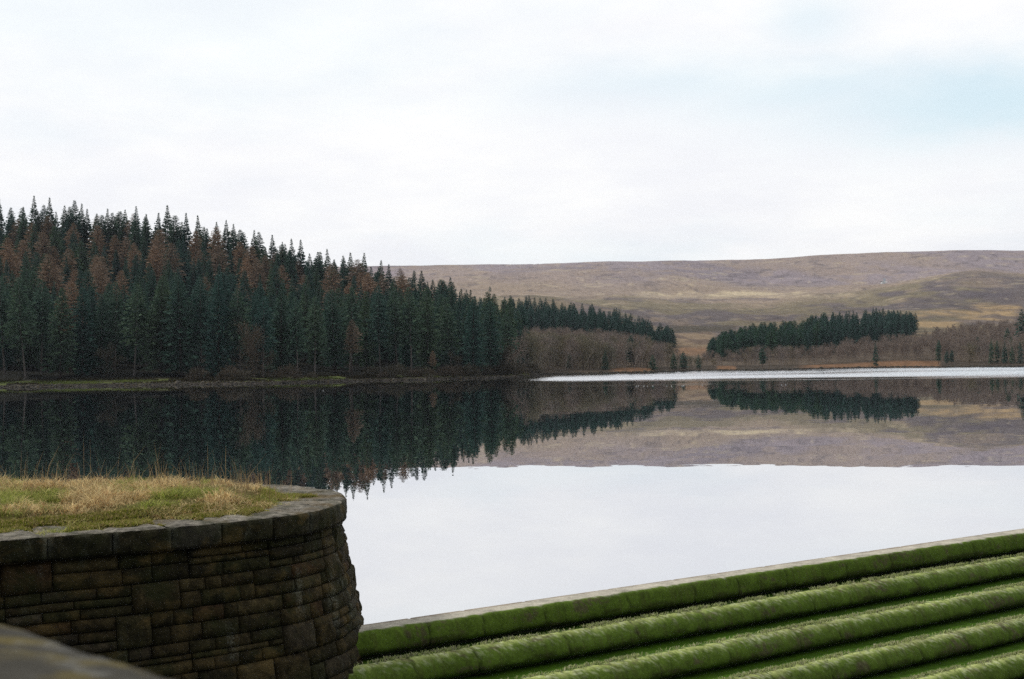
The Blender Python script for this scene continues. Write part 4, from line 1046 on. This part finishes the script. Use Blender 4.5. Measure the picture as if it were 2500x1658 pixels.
# one tree alone on the moor
for Y in np.arange(900, 2400, 5.0):
    X, _, z = place_px(1198, Y)
    if 887 - .0145 * (1198 - 1250) - (z - H) / Y * FPX < 712:
        put_tree('cone', 'conifer_tree', (X, Y, z - .3), 7.0, 'tiny lone green tree out on the open moor above the wood', 'conifer', None, 1.5); break

# ------------------------------------------------------------------ birds
m, t, b = mat_new('white_feathers', .7, .2); b.inputs['Base Color'].default_value = (.82, .82, .80, 1); M_wf = m
m, t, b = mat_new('grey_feathers', .7, .2); b.inputs['Base Color'].default_value = (.20, .22, .25, 1); M_gf = m
def body_lathe(prof, n=10):
    V = []; F = []
    for x, rr, dz in prof:
        for k in range(n):
            a = 2 * math.pi * k / n; V.append((x, math.cos(a) * rr, dz + math.sin(a) * rr * .85))
    for i in range(len(prof) - 1):
        for k in range(n): F.append((i * n + k, i * n + (k + 1) % n, (i + 1) * n + (k + 1) % n, (i + 1) * n + k))
    return np.array(V), np.array(F)
GULL = [(-.24, .005, .05), (-.17, .035, .04), (-.05, .085, .02), (.06, .09, .02), (.13, .06, .05), (.17, .04, .10), (.20, .045, .14), (.235, .045, .15), (.265, .025, .145), (.31, .006, .135)]
def floating_gull(px, py, lab, group, first=[None]):
    p = on_z(px, py, 0.0); s = random.uniform(.38, .5)
    root = empty('gull', (p.x, p.y, .03), lab, 'gull', group); root.rotation_euler.z = random.uniform(-.6, .6) + (3.14 if random.random() < .5 else 0); root.scale = (s, s, s)
    if first[0] is None:
        V, F = body_lathe(GULL); a = mesh_np('body', V, F, M_wf, root, True)
        V, F = body_lathe([(-.30, .004, .06), (-.18, .03, .075), (0, .085, .055), (.08, .07, .04), (.10, .01, .03)], 8); b_ = mesh_np('wing', V * np.array((1, 1.1, 1)) + (0, 0, .02), F, M_gf, root, True)
        first[0] = (a, b_)
    else:
        for c0 in first[0]:
            c = c0.copy(); COL.objects.link(c); c.parent = root
floating_gull(789, 954, 'lone white gull floating on dark water below the wood', None)
for (px, py, lab) in ((1553, 943.3, 'row'), (1558, 943, 'row'), (1572, 943.2, 'row'), (1580, 943, 'row'), (1594, 943, 'row'), (1628, 943, 'small white gull between the row and the pair of gulls'), (1640, 943, 'white gull just right of the smaller one, mid reservoir'), (1665, 942.4, 'pair'), (1670, 942.4, 'pair'), (1715, 941.4, 'single white gull on the pale reflection of the field'), (1908, 940.4, 'left of two white gulls on the reflection of the right stand'), (1918, 940, 'right of two white gulls on the reflection of the right stand')):
    l2 = {'row': 'tiny white gull in the loose row resting on the water', 'pair': 'white gull of the touching pair just left of the field reflection'}.get(lab, lab)
    floating_gull(px, py, l2, 'gulls resting on the reservoir')
# gull in flight before the moor, wings raised
p = at_y(2157, 691, 88.0)
root = empty('bird', p, 'small white bird flying with raised grey wings in front of the moor', 'bird'); root.scale = (.6, .6, .6)
V, F = body_lathe([(x * 1.5, rr * 1.25, dz * .3) for x, rr, dz in GULL]); mesh_np('body', V, F, M_wf, root, True)
for sgn, up in ((1, .75), (-1, .35)):
    pts = [(.12, 0, .04), (.20, .28, .26 * up + .05), (.10, .62, .55 * up), (-.16, .80, .62 * up), (-.06, .5, .40 * up), (-.10, .2, .14 * up), (-.12, 0, .03)]
    a = np.array(pts) * (1, sgn, 1); V = np.concatenate([a + (0, 0, .012), a - (0, 0, .012)])
    F = [(0, 1, 5, 6), (1, 2, 4, 5), (7, 13, 12, 8), (8, 12, 11, 9)] + [(i, i + 7, (i + 1) % 7 + 7, (i + 1) % 7) for i in range(7)]
    mesh_np('wing', V, F + [(2, 3, 4, 4)][:0], M_gf if sgn > 0 else M_wf, root)
    mesh_np('wing_tip', np.concatenate([a[2:5] + (0, 0, .01), a[2:5] - (0, 0, .01)]), [(0, 1, 2), (3, 5, 4)], M_gf, root)
root.rotation_euler = (.1, -.1, -.5)

# ------------------------------------------------------------------ haze
HAZE = 0.000055
me = bpy.data.meshes.new('haze')
x0, x1, y0, y1, z0, z1 = -4200, 8200, -60, 4700, -30, 330
me.from_pydata([(x, y, z) for x in (x0, x1) for y in (y0, y1) for z in (z0, z1)], [], [(0, 1, 3, 2), (4, 6, 7, 5), (0, 4, 5, 1), (2, 3, 7, 6), (0, 2, 6, 4), (1, 5, 7, 3)])
m = bpy.data.materials.new('haze_air'); m.use_nodes = True; t = m.node_tree; t.nodes.clear()
om = N(t, 'ShaderNodeOutputMaterial'); pv = N(t, 'ShaderNodeVolumePrincipled')
pv.inputs['Color'].default_value = (.80, .87, 1.0, 1); pv.inputs['Density'].default_value = HAZE; pv.inputs['Anisotropy'].default_value = .3
L(t, pv.outputs[0], om.inputs['Volume']); me.materials.append(m)
hz = bpy.data.objects.new('haze', me); COL.objects.link(hz); tag(hz, 'thin pale haze over the reservoir and the moor', 'haze', kind='stuff')
